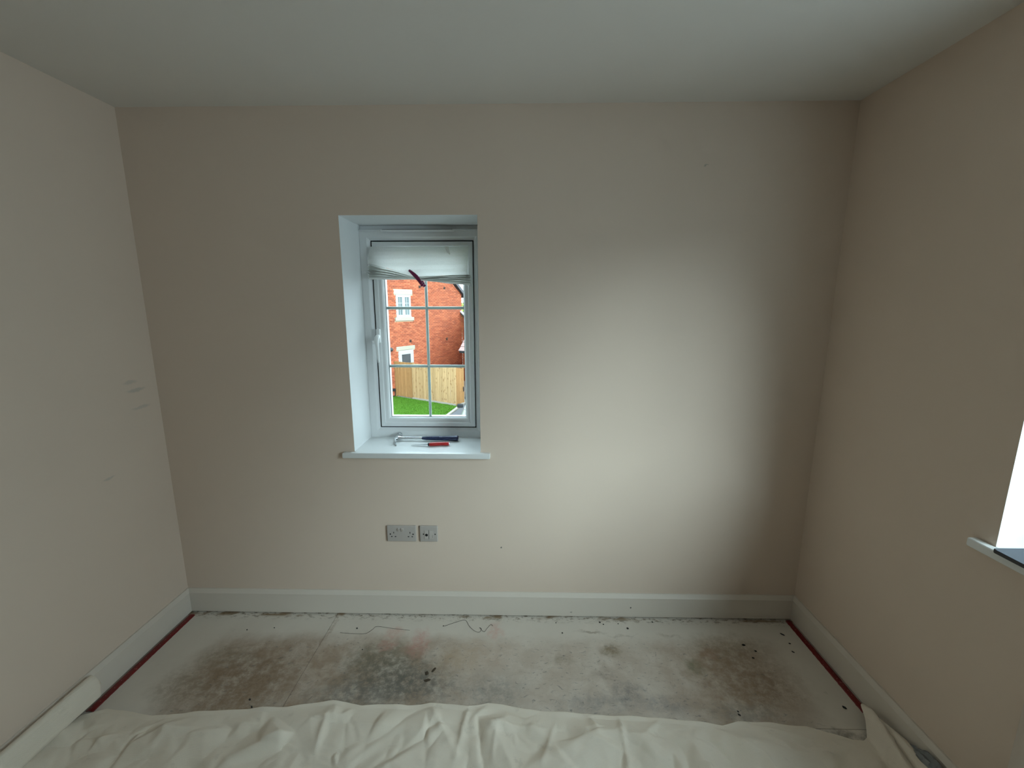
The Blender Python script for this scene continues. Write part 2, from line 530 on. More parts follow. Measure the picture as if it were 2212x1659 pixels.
# ------------------------------------------------------------------ windows
def make_window(name, label, rect, plane, face, sgn, bars_u, bars_v, full=True):
    """rect in (u0,u1,v0,v1); plane 'y' frame lies in xz, depth along +y*sgn from face"""
    def D(d): return face + sgn * d
    u0, u1, v0, v1 = rect
    prof = lambda pts: [(i, D(d)) for i, d in pts]
    top = 0.072
    # outer frame: separate head depth -> build on a slightly lower rectangle, head packer above
    root = MB().frame((u0 + .001, u1 + .0055, v0 + .0, v1 - 0.021), prof([(0, 0), (0.033, 0), (0.036, 0.003), (0.050, 0.013), (0.050, 0.07), (0, 0.07)]), plane)
    root = root.build(name, M['upvc'], smooth=20)
    tag(root, label, kind='structure')
    def bx(mb, a, b):   # a,b = (u,d,v)
        p, q = (a[0], D(a[1]), a[2]), (b[0], D(b[1]), b[2])
        if plane == 'x': p, q = (p[1], p[0], p[2]), (q[1], q[0], q[2])
        lo = tuple(min(i, j) for i, j in zip(p, q)); hi = tuple(max(i, j) for i, j in zip(p, q))
        return mb.box(lo, hi)
    bx(MB(), (u0 + .001, 0.012, v1 - 0.021), (u1 - .001, 0.07, v1 - 0.0005)).build('head_packer', M['upvc'], root, bevel=0.001)
    bx(MB(), (u0 + .001, -0.008, v1 - 0.026), (u1 - .001, 0.004, v1 - 0.0215)).build('head_trim', M['upvc'], root, bevel=0.0015)
    g = (u0 + 0.0535, u1 - 0.0465, v0 + 0.0525, v1 - 0.0735)
    MB().frame((u0 + .0512, u1 - .0447, v0 + .0502, v1 - .0712), prof([(0, 0.0135), (0.0014, 0.0135), (0.0014, 0.030), (0.012, 0.030), (0.012, 0.06), (0, 0.06)]), plane).build('gasket', M['gasket'], root)
    sr = (g[0] + 0.0035, g[1] - 0.003, g[2] + 0.003, g[3] - 0.003)
    sash = MB().frame(sr, prof([(0, 0.010), (0.003, 0.003), (0.022, 0.001), (0.026, 0.006), (0.040, 0.009), (0.046, 0.013), (0.052, 0.022), (0.052, 0.06), (0, 0.06)]), plane)
    sash = sash.build('sash', M['upvc'], root, smooth=18)
    gi = (sr[0] + 0.050, sr[1] - 0.050, sr[2] + 0.050, sr[3] - 0.050)
    MB().frame((gi[0] - .002, gi[1] + .002, gi[2] - .002, gi[3] + .002), prof([(0, 0.0205), (0.0045, 0.0215), (0.0045, 0.03), (0, 0.03)]), plane).build('glazing_gasket', M['gasket'], sash)
    bx(MB(), (gi[0], 0.026, gi[2]), (gi[1], 0.030, gi[3])).build('pane', M['glass'], sash)
    bx(MB(), (gi[0], 0.048, gi[2]), (gi[1], 0.052, gi[3])).build('pane', M['glass'], sash)
    for u in bars_u:
        mb = MB()
        rs = []
        for v in (gi[2], gi[3]):
            r = []
            for k in range(12):
                t = 2 * math.pi * k / 12
                uu, dd = u + 0.0075 * math.cos(t), 0.038 + 0.0045 * math.sin(t)
                r.append((uu, D(dd), v) if plane == 'y' else (D(dd), uu, v))
            rs.append(r)
        mb.rings(rs).build('glazing_bar', M['bar'], sash, smooth=True)
    for v in bars_v:
        mb = MB()
        rs = []
        for u in (gi[0], gi[1]):
            r = []
            for k in range(12):
                t = 2 * math.pi * k / 12
                vv, dd = v + 0.0075 * math.cos(t), 0.038 + 0.0045 * math.sin(t)
                r.append((u, D(dd), vv) if plane == 'y' else (D(dd), u, vv))
            rs.append(r)
        mb.rings(rs).build('glazing_bar', M['bar'], sash, smooth=True)
    return root, sash, sr


M['bar'] = simple('glazing_bar_white', (0.62, 0.70, 0.68), 0.35, var=0.02)
win1, sash1, sr1 = make_window('window_1', 'small white casement window with glazing bars in the back wall', W1, 'y', REV, 1, [1.240], [1.257, 1.560])
# cross pins where the bars meet
for z in (1.257, 1.560):
    MB().tube([(1.240, REV + 0.030, z), (1.240, REV + 0.0345, z)], 0.0045, 10).build('bar_pin', M['gloss'], sash1)
# trickle vent
tv = MB().prism([(1.038, 1.9285), (1.395, 1.9285), (1.399, 1.932), (1.399, 1.9375), (1.036, 1.9375), (1.036, 1.932)], 'y', REV - 0.020, REV - 0.0085).build('trickle_vent', M['gloss'], win1, bevel=0.002)
MB().box((1.045, REV - 0.016, 1.9376), (1.39, REV - 0.0085, 1.9395)).build('vent_slot', M['dark'], tv)
# casement handle on the left stile
hm = M['gloss']
hx = 1.000
hd = MB().obox((hx, REV - 0.021, 1.420), ((1, 0, 0), (0, 1, 0), (0, 0, 1)), (0.0105, 0.009, 0.036)).build('handle', hm, sash1, bevel=0.007, seg=3, smooth=40)
mb = MB()
mb.tube([(hx, REV - 0.028, 1.418), (hx - .001, REV - 0.045, 1.412), (hx - .001, REV - 0.052, 1.395), (hx, REV - 0.050, 1.36), (hx + .001, REV - 0.046, 1.32), (hx + .002, REV - 0.043, 1.286)],
        [0.012, 0.0125, 0.0115, 0.008, 0.0065, 0.005], 12, up=(1, 0, 0))
MB.build(mb, 'handle_lever', hm, hd, smooth=50)
mb = MB()
mb.tube([(hx - .008, REV - 0.047, 1.392), (hx - .022, REV - 0.053, 1.389)], [0.0105, 0.0095], 14)
kb = mb.build('lock_barrel', hm, hd, smooth=40)

# window board / sill of the back window
sl = MB()
sl.prism([(0.872, -0.028), (1.582, -0.028), (1.582, -0.0005), (1.534, -0.0005), (1.534, REV + 0.0005), (0.925, REV + 0.0005), (0.925, -0.0005), (0.872, -0.0005)], 'z', 0.851, 0.878)
sill1 = sl.build('window_sill', M['gloss'], win1, bevel=0.006, seg=3, smooth=35)

# second window, in the right-hand wall
win2, sash2, sr2 = make_window('window_2', 'wider white window in the right wall, seen only at its far reveal', W2, 'x', WD + REV, 1, [-1.70], [1.30, 1.68])
sl = MB()
sl.prism([(WD - 0.028, W2[1] + .055), (WD - 0.0005, W2[1] + .055), (WD - 0.0005, W2[1] - .001), (WD + REV, W2[1] - .001), (WD + REV, W2[0] + .001), (WD - 0.0005, W2[0] + .001), (WD - 0.0005, W2[0] - .055), (WD - 0.028, W2[0] - .055)], 'z', 0.851, 0.878)
sl.build('window_sill', M['gloss'], win2, bevel=0.006, seg=3, smooth=35)

# ------------------------------------------------------------------ pleated paper blind
m = bpy.data.materials.new('pleated_paper')
m.use_nodes = True
nt = m.node_tree
bs = nt.nodes['Principled BSDF']
out = nt.nodes['Material Output']
p = nobj(nt)
pc = nmix(nt, nnoise(nt, nscale(nt, p, (320, 320, 320)), 1, 3), (0.72, 0.72, 0.68), (0.90, 0.90, 0.87))
nt.links.new(pc, bs.inputs['Base Color'])
bs.inputs['Roughness'].default_value = 0.8
trl = nt.nodes.new('ShaderNodeBsdfTranslucent')
nt.links.new(pc, trl.inputs[0])
mx = nt.nodes.new('ShaderNodeMixShader')
mx.inputs[0].default_value = 0.45
nt.links.new(bs.outputs[0], mx.inputs[1]); nt.links.new(trl.outputs[0], mx.inputs[2]); nt.links.new(mx.outputs[0], out.inputs[0])
M['paper'] = m

blind = empty('paper_blind', (1.225, 0.205, 1.67), 'white pleated paper blind bunched up at the top of the back window', 'blind')
NX = 60


def lerp(a, b, t): return a + (b - a) * t


def row_z(x, zl, zc, zr, xl=0.972, xc=1.205, xr=1.478):
    if x <= xc:
        t = max(0.0, (x - xl) / (xc - xl))
        return lerp(zl, zc, t ** 1.15)
    t = max(0.0, (x - xc) / (xr - xc))
    return lerp(zc, zr, t ** 0.9)


# main hanging sheet with soft horizontal creases
crz = [1.858, 1.835, 1.818, 1.802, 1.786, 1.770, 1.754, 1.738, 1.722]
P = []
NZ = 44
for i in range(NZ + 1):
    t = i / NZ
    row = []
    for j in range(NX + 1):
        s = j / NX
        xl = lerp(0.982, 0.973, min(1, t * 1.2)); xr = lerp(1.470, 1.461, t)
        x = lerp(xl, xr, s)
        ztop = 1.858 + 0.0012 * math.sin(s * 14)
        zb = row_z(x, 1.776, 1.713, 1.7235)
        z = lerp(ztop, zb, t)
        ph = (z - 0.016 * s) / 0.0185
        tri = abs((ph % 2) - 1) - 0.5
        y = 0.2185 - 0.016 * math.sin(min(1, t * 1.1) * math.pi / 2) + 0.0035 * tri * min(1, t * 4) + 0.002 * math.sin(s * 5 + t * 3)
        y -= 0.010 * t * math.exp(-((s - 0.42) / 0.35) ** 2)
        row.append((x, y, z))
    P.append(row)
MB().grid(P).build('paper_sheet', M['paper'], blind, smooth=25)
# gathered pleats below, pinched in the middle by the clip
rows = [  # zl, zc, zr, y
    (1.776, 1.713, 1.7235, 0.196), (1.7665, 1.7115, 1.7225, 0.226), (1.762, 1.710, 1.7205, 0.181), (1.7500, 1.7085, 1.7115, 0.226),
    (1.7460, 1.7075, 1.7095, 0.179), (1.7350, 1.7065, 1.7010, 0.225), (1.7315, 1.7055, 1.6985, 0.178), (1.7215, 1.7045, 1.6900, 0.224),
    (1.7190, 1.7035, 1.6880, 0.180), (1.7105, 1.7025, 1.6800, 0.216), (1.7080, 1.7015, 1.6780, 0.187), (1.700, 1.699, 1.671, 0.192), (1.700, 1.6985, 1.6705, 0.216)]
P = []
for r, (zl, zc, zr, yy) in enumerate(rows):
    row = []
    for j in range(NX + 1):
        s = j / NX
        inset = 0.003 * (r % 3) + max(0, r - 8) * 0.002
        x = lerp(0.969 + inset, 1.480 - inset * .4 - (0.012 if r < 2 else 0), s)
        pinch = math.exp(-((x - 1.205) / 0.055) ** 2)
        y = lerp(yy, 0.197, pinch * 0.8)
        row.append((x, y, row_z(x, zl, zc, zr) + 0.0008 * math.sin(s * 23 + r)))
    P.append(row)
MB().grid(P).build('folded_pleats', M['paper'], blind, smooth=22)
# torn flap and scraps of paper left stuck to the sash rail
P = []
for i in range(13):
    t = i / 12
    w = 0.010 * (1 - t) ** 0.6 + 0.0012
    cx, cz = 1.361 + 0.017 * t ** 1.3, 1.8575 - 0.040 * t
    P.append([(cx - w + q * w * 2 / 3, 0.2125 - 0.008 * math.sin(t * 3) - 0.0035 * math.sin(q * 1.05), cz) for q in range(4)])
MB().grid(P).build('torn_flap', M['paper'], blind, smooth=True)
for (x0, z0, w, h) in ((1.385, 1.8588, 0.052, 0.008), (1.430, 1.864, 0.022, 0.012), (1.447, 1.869, 0.014, 0.009)):
    pts = []
    for k in range(14):
        a = 2 * math.pi * k / 14
        rr = 0.75 + 0.35 * random.random()
        pts.append((x0 + w / 2 * (1 + rr * math.cos(a)), z0 + h / 2 * (1 + rr * math.sin(a))))
    MB().prism(pts, 'y', 0.2200, 0.2212).build('paper_scrap', M['paper'], blind)

# clip pinching the blind
mclip = simple('magenta_plastic', (0.20, 0.006, 0.075), 0.35, var=0.15, coat=0.3)
ca, cb = Vector((1.1805, 0.1735, 1.742)), Vector((1.2465, 0.1705, 1.665))
prof = [(0.0, 0.002), (0.03, 0.0042), (0.12, 0.0048), (0.30, 0.0062), (0.48, 0.0070), (0.60, 0.0066), (0.72, 0.0056), (0.80, 0.0052), (0.825, 0.0060), (0.855, 0.0062), (0.875, 0.0042), (0.89, 0.0040), (0.91, 0.0058), (0.945, 0.0070), (0.975, 0.0064), (0.995, 0.0035), (1.0, 0.001)]
clip = empty('blind_clip', (1.213, 0.178, 1.663), 'slim dark magenta clip pinching the paper blind', 'clip')
for dy, nm in ((0.0, 'front_arm'), (0.050, 'rear_arm')):
    mb = MB()
    mb.tube([ca.lerp(cb, t) + Vector((0.006 * math.sin(t * math.pi), dy - (0.004 * math.sin(t * math.pi)), 0.004 * math.sin(t * math.pi))) for t, r in prof], [r * 1.45 for t, r in prof], 12, flat=(1, 0.8), up=(0, 1, 0))
    mb.build(nm, mclip, clip, smooth=60)
MB().tube([ca + Vector((0.002, 0.0, 0)), ca + Vector((-0.002, 0.025, 0.003)), ca + Vector((0.002, 0.050, 0))], 0.003, 8).build('hinge', mclip, clip, smooth=True)

# ------------------------------------------------------------------ claw hammer on the sill
SZ = 0.8782
msteel = simple('polished_steel', (0.60, 0.61, 0.62), 0.22, metal=1.0, var=0.08)
mgrip, nt, bs = newmat('navy_rubber_grip', (0.012, 0.02, 0.07), 0.38, spec=0.6)
p = nobj(nt)
vor = nt.nodes.new('ShaderNodeTexVoronoi'); vor.inputs['Scale'].default_value = 140
nt.links.new(p, vor.inputs['Vector'])
nt.links.new(nmix(nt, nnoise(nt, p, 60, 2), (0.008, 0.014, 0.05), (0.018, 0.032, 0.10)), bs.inputs['Base Color'])
nt.links.new(nbump(nt, vor.outputs['Distance'], 0.5, 0.002), bs.inputs['Normal'])
ham = empty('claw_hammer', (1.22, 0.16, SZ), 'steel claw hammer with navy rubber grip lying on the window sill', 'hammer')
hz = SZ + 0.0165
mb = MB()   # head: poll face at the back, cheek in the middle
yb = 0.222
secs = [(yb + 0.003, 0.0125, 0.0125), (yb, 0.0138, 0.0138), (yb - 0.012, 0.0138, 0.0138), (yb - 0.018, 0.0105, 0.0105), (yb - 0.030, 0.0095, 0.0100), (yb - 0.040, 0.0115, 0.0125), (yb - 0.062, 0.0115, 0.0125), (yb - 0.074, 0.010, 0.0115)]
mb.rings([[(1.0835 + rx * math.cos(a), y, hz + rz * math.sin(a)) for a in [2 * math.pi * k / 18 for k in range(18)]] for y, rx, rz in secs])
mb.build('head', msteel, ham, smooth=40)
for sgn in (-1, 1):   # two curved tines of the claw
    rs = []
    for k in range(11):
        t = k / 10
        y = yb - 0.070 - 0.066 * t
        x = 1.0835 + 0.000 + 0.018 * t ** 2
        th = lerp(0.0085, 0.0016, t)
        zc = hz + sgn * lerp(0.0058, 0.0085, t) - 0.004 * t
        hh = lerp(0.0056, 0.0050, t)
        rs.append([(x - th, y, zc - hh), (x + th, y, zc - hh), (x + th, y, zc + hh), (x - th, y, zc + hh)])
    MB().rings(rs).build('claw', msteel, ham, bevel=0.0012, smooth=40)
mb = MB()   # neck flares into the head
secs = [(1.090, 0.0105, 0.017), (1.098, 0.0090, 0.015), (1.112, 0.0062, 0.0095), (1.128, 0.0052, 0.0068), (1.170, 0.0050, 0.0062), (1.230, 0.0055, 0.0068)]
mb.rings([[(x, 0.168 + ry * math.cos(a), hz + rz * math.sin(a)) for a in [2 * math.pi * k / 14 for k in range(14)]] for x, rz, ry in secs])
mb.build('shaft', msteel, ham, smooth=40)
mb = MB()
secs = [(1.214, 0.0060, 0.0085), (1.222, 0.0085, 0.0110), (1.240, 0.0105, 0.0125), (1.285, 0.0115, 0.0130), (1.330, 0.0118, 0.0135), (1.370, 0.0128, 0.0145), (1.392, 0.0142, 0.0165), (1.400, 0.0144, 0.0168), (1.403, 0.0120, 0.0140)]
mb.rings([[(x, 0.167 + ry * math.cos(a), hz + rz * math.sin(a) - 0.0012) for a in [2 * math.pi * k / 18 for k in range(18)]] for x, rz, ry in secs])
mb.build('grip', mgrip, ham, smooth=40)

# ------------------------------------------------------------------ red knife in front of the hammer
mred = simple('red_plastic', (0.42, 0.018, 0.018), 0.3, var=0.12, coat=0.2)
mblk = simple('black_plastic', (0.02, 0.02, 0.022), 0.4)
knife = empty('knife', (1.30, 0.09, SZ), 'small red handled knife with slim steel blade lying in front of the hammer', 'knife')
A, B = Vector((1.262, 0.083, SZ + 0.0095)), Vector((1.372, 0.098, SZ + 0.0100))
ax = (B - A).normalized(); sd = Vector((-ax.y, ax.x, 0))


def knife_rings(secs):
    rs = []
    for t, w, h, off in secs:
        c = A + ax * ((B - A).length * t) + sd * off
        rs.append([c + sd * (w * math.copysign(abs(math.cos(a)) ** 0.7, math.cos(a))) + Vector((0, 0, h * math.copysign(abs(math.sin(a)) ** 0.7, math.sin(a)))) for a in [2 * math.pi * k / 16 for k in range(16)]])
    return rs


MB().rings(knife_rings([(0.06, 0.0085, 0.0072, 0), (0.12, 0.0098, 0.0085, 0), (0.35, 0.0100, 0.0090, 0.001), (0.60, 0.0092, 0.0080, 0.0015), (0.80, 0.0102, 0.0090, 0), (0.90, 0.0098, 0.0085, -0.001), (0.95, 0.0075, 0.0070, -0.001)])).build('handle', mred, knife, smooth=50)
MB().rings(knife_rings([(0.0, 0.0070, 0.0066, 0), (0.03, 0.0084, 0.0074, 0), (0.075, 0.0086, 0.0074, 0)])).build('collar', mblk, knife, smooth=50)
MB().rings(knife_rings([(0.93, 0.0070, 0.0068, -0.001), (0.97, 0.0066, 0.0062, -0.001), (1.0, 0.0040, 0.0042, -0.001)])).build('end_cap', msteel, knife, smooth=50)
c = A + ax * ((B - A).length * 0.80) + Vector((0, 0, 0.0072))
MB().tube([c, c + Vector((0, 0, 0.0025))], 0.0026, 12).build('hang_hole', mblk, knife)
mb = MB()
tip = Vector((1.176, 0.083, SZ + 0.0042))
rs = []
for k in range(9):
    t = k / 8
    c = A.lerp(tip, t) + Vector((0, 0, -0.002 * (1 - t)))
    w = lerp(0.0072, 0.0030, t ** 1.2) * (1 if k < 8 else 0.3)
    rs.append([c + sd * w + Vector((0, 0, -.0004)), c + sd * w + Vector((0, 0, .0006)), c - sd * w + Vector((0, 0, .0010)), c - sd * w + Vector((0, 0, -.0010))])
mb.rings(rs).build('blade', msteel, knife, smooth=30)

# ------------------------------------------------------------------ sockets
mplate = simple('grey_white_plastic', (0.47, 0.425, 0.39), 0.38, var=0.03)
mrock = simple('rocker_plastic', (0.52, 0.47, 0.43), 0.35, var=0.03)


def plate(name, x0, x1, z0, z1, label):
    root = empty(name, ((x0 + x1) / 2, -0.005, z0), label, 'socket')
    f = MB().prism([(x0, z0), (x1, z0), (x1, z1), (x0, z1)], 'y', -0.0105, -0.0002).build('face_plate', mplate, root, bevel=0.0055, seg=4, smooth=40)
    return root, f


def hole(parent, x, z, w, h, ang=0, name='pin_hole', r=False):
    mb = MB()
    if r:
        mb.tube([(x, -0.0108, z), (x, -0.0100, z)], w, 16)
    else:
        ca, sa = math.cos(ang), math.sin(ang)
        pts = [(x + u * ca - v * sa, z + u * sa + v * ca) for u, v in ((-w, -h), (w, -h), (w, h), (-w, h))]
        mb.prism(pts, 'y', -0.0108, -0.0100)
    mb.build(name, M['dark'], parent)


r1, f1 = plate('power_socket', 1.061, 1.208, 0.4095, 0.4945, 'grey double power socket on the back wall beside the aerial plate')
for cx in (1.0945, 1.1785):
    sgn = -1 if cx < 1.13 else 1
    hole(f1, cx - 0.0010 * sgn, 0.4580, 0.0018, 0.0042)
    hole(f1, cx - 0.0095, 0.4370, 0.0036, 0.0022); hole(f1, cx + 0.0095, 0.4370, 0.0036, 0.0022)
hole(f1, 1.0785, 0.4500, 0.0036, 0, r=True, name='screw_recess'); hole(f1, 1.1925, 0.4500, 0.0036, 0, r=True, name='screw_recess')
for cx in (1.1225, 1.1405):   # rocker switches standing proud and tilted
    MB().prism([(-0.0098, 0.4590), (-0.0185, 0.4800), (-0.0100, 0.4840)], 'x', cx - 0.0058, cx + 0.0058).build('rocker_switch', mrock, r1, bevel=0.0008)
r2, f2 = plate('aerial_socket', 1.2255, 1.3155, 0.4095, 0.4945, 'grey aerial and data plate with one round hole, right of the double socket')
for x0 in (1.2495, 1.2725):
    MB().box((x0, -0.0122, 0.4270), (x0 + 0.0215, -0.0102, 0.4720)).build('module', mrock, r2, bevel=0.0012)
MB().box((1.2712, -0.0125, 0.4262), (1.2722, -0.0100, 0.4728)).build('module_gap', M['dark'], r2)
mb = MB(); mb.tube([(1.2600, -0.0128, 0.4475), (1.2600, -0.0120, 0.4475)], 0.0070, 20); mb.build('coax_hole', M['dark'], r2)
MB().box((1.2893, -0.0126, 0.4335), (1.2902, -0.0120, 0.4475)).build('module_slot', M['dark'], r2)
hole(f2, 1.2445, 0.4510, 0.0034, 0, r=True, name='screw_recess'); hole(f2, 1.3030, 0.4510, 0.0034, 0, r=True, name='screw_recess')

# ------------------------------------------------------------------ red strips along the side skirtings
mstrip, nt, bs = newmat('dark_red_strip', (0.22, 0.008, 0.012), 0.3, spec=0.5)
p = npos(nt)
n1 = nnoise(nt, nscale(nt, p, (90, 60, 90)), 1.0, 4, 0.7)
c1 = nmix(nt, nnoise(nt, p, 40, 3), (0.115, 0.003, 0.004), (0.20, 0.008, 0.008))
c1 = nmix(nt, nramp(nt, n1, 0.62, 0.70), c1, (0.36, 0.10, 0.09))
nt.links.new(c1, bs.inputs['Base Color'])
nt.links.new(nbump(nt, n1, 0.5, 0.002), bs.inputs['Normal'])
for side in (0, 1):
    if side == 0:
        x0, x1, ya, yb_ = 0.0240, 0.0500, -0.575, -0.040
        lab = 'narrow dark red strip laid along the left skirting'
    else:
        x0, x1, ya, yb_ = WD - 0.046, WD - 0.0225, -0.520, -0.024
        lab = 'narrow dark red strip laid along the right skirting'
    root = empty('edge_strip', ((x0 + x1) / 2, (ya + yb_) / 2, 0), lab, 'strip')
    P = []
    n = 90
    for i in range(n + 1):
        y = lerp(ya, yb_, i / n)
        wob = 0.0012 * noise.noise((y * 30, side * 5, 0))
        jag = 0.0018 * noise.noise((y * 75, side * 5 + 2, 0))
        a, b = (x0, x1) if side == 0 else (x1, x0)
        d = 1 if side == 0 else -1
        P.append([(a, y, 0.0003), (a, y, 0.0050), (a + d * 0.006, y, 0.0062 + wob * .5), (b - d * 0.007, y, 0.0058 + wob), (b + d * (jag - .002), y, 0.0036), (b + d * jag, y, 0.0003)])
    MB().grid(P).build('strip_body', mstrip, root, smooth=30)
    src = None
    for k in range(15):      # rows of small fixing heads
        y = lerp(ya + .03, yb_ - .02, (k + 0.5 * random.random()) / 15)
        cx = (x0 + x1) / 2 + random.uniform(-.004, .004)
        if src is None:
            src = MB().tube([(cx, y, 0.0055), (cx, y, 0.0073)], [0.0020, 0.0013], 8).build('pin_head', M['pin'] if 'pin' in M else M.setdefault('pin', simple('pin_pink', (0.40, 0.15, 0.13), 0.35)), root, smooth=40)
        else:
            clone(src, (cx, y, 0.0055), root)

# ------------------------------------------------------------------ cotton dust sheet
mcloth, nt, bs = newmat('cotton_dust_sheet', (0.62, 0.57, 0.49), 0.9, spec=0.15)
p = npos(nt)
wv = nmath(nt, 'ADD', nmath(nt, 'SINE', nmath(nt, 'MULTIPLY', _x := nt.nodes.new('ShaderNodeSeparateXYZ').outputs[0], 2600)), nmath(nt, 'SINE', nmath(nt, 'MULTIPLY', _x.node.outputs[1], 2600)))
nt.links.new(p, _x.node.inputs[0])
cc = nmix(nt, nnoise(nt, p, 6, 5, 0.6), (0.78, 0.69, 0.57), (0.86, 0.78, 0.67))
cc = nmix(nt, nmath(nt, 'MULTIPLY', nramp(nt, nnoise(nt, p, 14, 5, 0.65), 0.60, 0.72), 0.30), cc, (0.50, 0.44, 0.36))
nt.links.new(cc, bs.inputs['Base Color'])
nt.links.new(nbump(nt, nmath(nt, 'ADD', wv, nmath(nt, 'MULTIPLY', nnoise(nt, p, 150, 3), 2.0)), 0.22, 0.0012), bs.inputs['Normal'])
bs.inputs['Sheen Weight'].default_value = 0.15
M['cloth'] = mcloth

sheet = empty('dust_sheet', (1.55, -1.4, 0), 'rumpled cream cotton dust sheet spread over the near floor', 'dust sheet')
EX = [0.020, 0.10, 0.303, 0.45, 0.60, 0.803, 0.90, 0.977, 1.03, 1.10, 1.167, 1.28, 1.369, 1.46, 1.52, 1.60, 1.66, 1.75, 1.957, 2.02, 2.258, 2.38, 2.494, 2.56, 2.657, 2.81, 2.891, 2.945, 2.985, 3.010, 3.030, 3.050, 3.070, 3.097]
EY = [-0.600, -0.565, -0.592, -0.575, -0.560, -0.543, -0.525, -0.516, -0.519, -0.533, -0.526, -0.530, -0.518, -0.522, -0.530, -0.513, -0.520, -0.538, -0.550, -0.556, -0.563, -0.573, -0.588, -0.572, -0.574, -0.586, -0.614, -0.636, -0.635, -0.620, -0.585, -0.530, -0.516, -0.524]
rng = np.random.default_rng(5)
YB = -2.35


def crumple(n, amp, seed):
    r = np.random.default_rng(seed)
    pts = np.column_stack([r.uniform(-0.1, WD + 0.1, n), r.uniform(YB - .1, -0.45, n)])
    pts = np.vstack([pts, [(-0.3, YB - .3), (WD + .3, YB - .3), (WD + .3, -0.3), (-0.3, -0.3)]])
    h = r.uniform(-1, 1, len(pts)) * amp
    h[-4:] = 0
    vs, es, fs, ov, oe, of = delaunay_2d_cdt([Vector(q) for q in pts], [], [], 0, 1e-5)
    vv = np.array([tuple(q) for q in vs])
    hh = np.array([h[ov[i][0]] if ov[i] else 0.0 for i in range(len(vs))])
    return vv, hh, fs


def sample(tri, X, Y):
    vv, hh, fs = tri
    Z = np.zeros_like(X)
    for f in fs:
        a, b, c = vv[f[0]], vv[f[1]], vv[f[2]]
        den = (b[1] - c[1]) * (a[0] - c[0]) + (c[0] - b[0]) * (a[1] - c[1])
        if abs(den) < 1e-12: continue
        mx0, mx1 = min(a[0], b[0], c[0]), max(a[0], b[0], c[0])
        my0, my1 = min(a[1], b[1], c[1]), max(a[1], b[1], c[1])
        idx = np.where((X >= mx0) & (X <= mx1) & (Y >= my0) & (Y <= my1))
        if not len(idx[0]): continue
        x, y = X[idx], Y[idx]
        l1 = ((b[1] - c[1]) * (x - c[0]) + (c[0] - b[0]) * (y - c[1])) / den
        l2 = ((c[1] - a[1]) * (x - c[0]) + (a[0] - c[0]) * (y - c[1])) / den
        l3 = 1 - l1 - l2
        ok = (l1 >= -1e-9) & (l2 >= -1e-9) & (l3 >= -1e-9)
        sel = tuple(q[ok] for q in idx)
        Z[sel] = (l1 * hh[f[0]] + l2 * hh[f[1]] + l3 * hh[f[2]])[ok]
    return Z


NU, NV = 620, 210
us = np.linspace(0.022, 3.0965, NU)
ye = np.interp(us, EX, EY)
vt = np.linspace(0, 1, NV) ** 1.9
X = np.repeat(us[None, :], NV, 0)
Y = ye[None, :] + (YB - ye[None, :]) * vt[:, None]
Dp = ye[None, :] - Y                       # distance in from the front edge
Hh = sample(crumple(330, 0.030, 11), X, Y) + sample(crumple(1300, 0.0125, 12), X, Y) + sample(crumple(70, 0.018, 13), X, Y) + sample(crumple(3200, 0.0042, 14), X, Y)
Hh = np.abs(Hh + 0.004)
ramp = np.clip((Dp - 0.010) / 0.070, 0.10, 1)      # flatter hem band, rumpled further in
Hh *= ramp
# creases seen in the sheet: (x0,y0,x1,y1,height,width)
creases = [(1.369, -0.518, 1.50, -0.72, 0.010, 0.016), (1.525, -0.53, 1.50, -0.74, 0.014, 0.014), (1.60, -0.515, 1.535, -0.60, 0.008, 0.016), (1.985, -0.548, 2.02, -0.62, 0.010, 0.010), (2.11, -0.556, 2.10, -0.78, 0.012, 0.010),
           (2.27, -0.563, 2.16, -0.66, 0.010, 0.018), (2.44, -0.585, 2.58, -0.70, 0.010, 0.022), (2.58, -0.70, 2.60, -0.80, 0.014, 0.014), (2.56, -0.57, 2.80, -0.64, 0.009, 0.018), (0.98, -0.58, 1.00, -0.72, 0.016, 0.016), (0.985, -0.52, 1.02, -0.60, 0.008, 0.02),
           (0.40, -0.62, 0.42, -0.75, 0.012, 0.03), (0.86, -0.66, 0.70, -0.76, 0.012, 0.02), (0.30, -0.65, 0.62, -0.66, 0.008, 0.03), (1.62, -0.60, 1.85, -0.62, 0.006, 0.012), (1.86, -0.60, 1.80, -0.76, 0.008, 0.010), (1.64, -0.60, 1.63, -0.74, 0.005, 0.007), (1.95, -0.64, 2.10, -0.70, 0.008, 0.016), (1.10, -0.60, 1.35, -0.64, 0.005, 0.02)]
for x0, y0, x1, y1, h, w in creases:
    dx, dy = x1 - x0, y1 - y0
    t = np.clip(((X - x0) * dx + (Y - y0) * dy) / (dx * dx + dy * dy), 0, 1)
    d = np.hypot(X - x0 - t * dx, Y - y0 - t * dy)
    Hh += h * np.exp(-(d / w) ** 1.3) * np.clip(Dp / 0.03, 0.25, 1) * np.sin(np.pi * np.clip(t * 0.9 + 0.08, 0, 1)) ** 0.5
# sheet rides up over the strip and against the right skirting
rr = np.clip((X - 2.985) / 0.075, 0, 1)
Hh += 0.040 * rr ** 1.2 * np.clip(1 - (X - 3.055) / 0.07, 0.45, 1)
t = np.clip((-0.52 - Y) / 0.30, 0, 1)
d = np.abs(X - (3.062 - 0.05 * t))
Hh += 0.030 * np.exp(-(d / 0.018) ** 2) * np.clip(t * 6, 0, 1)
d = np.abs(X - (3.02 - 0.035 * t))
Hh -= 0.012 * np.exp(-(d / 0.014) ** 2) * np.clip(t * 5, 0, 1)
lft = np.clip((0.12 - X) / 0.10, 0, 1)
Hh += 0.015 * lft ** 1.5 * np.clip(Dp / 0.05, 0, 1)
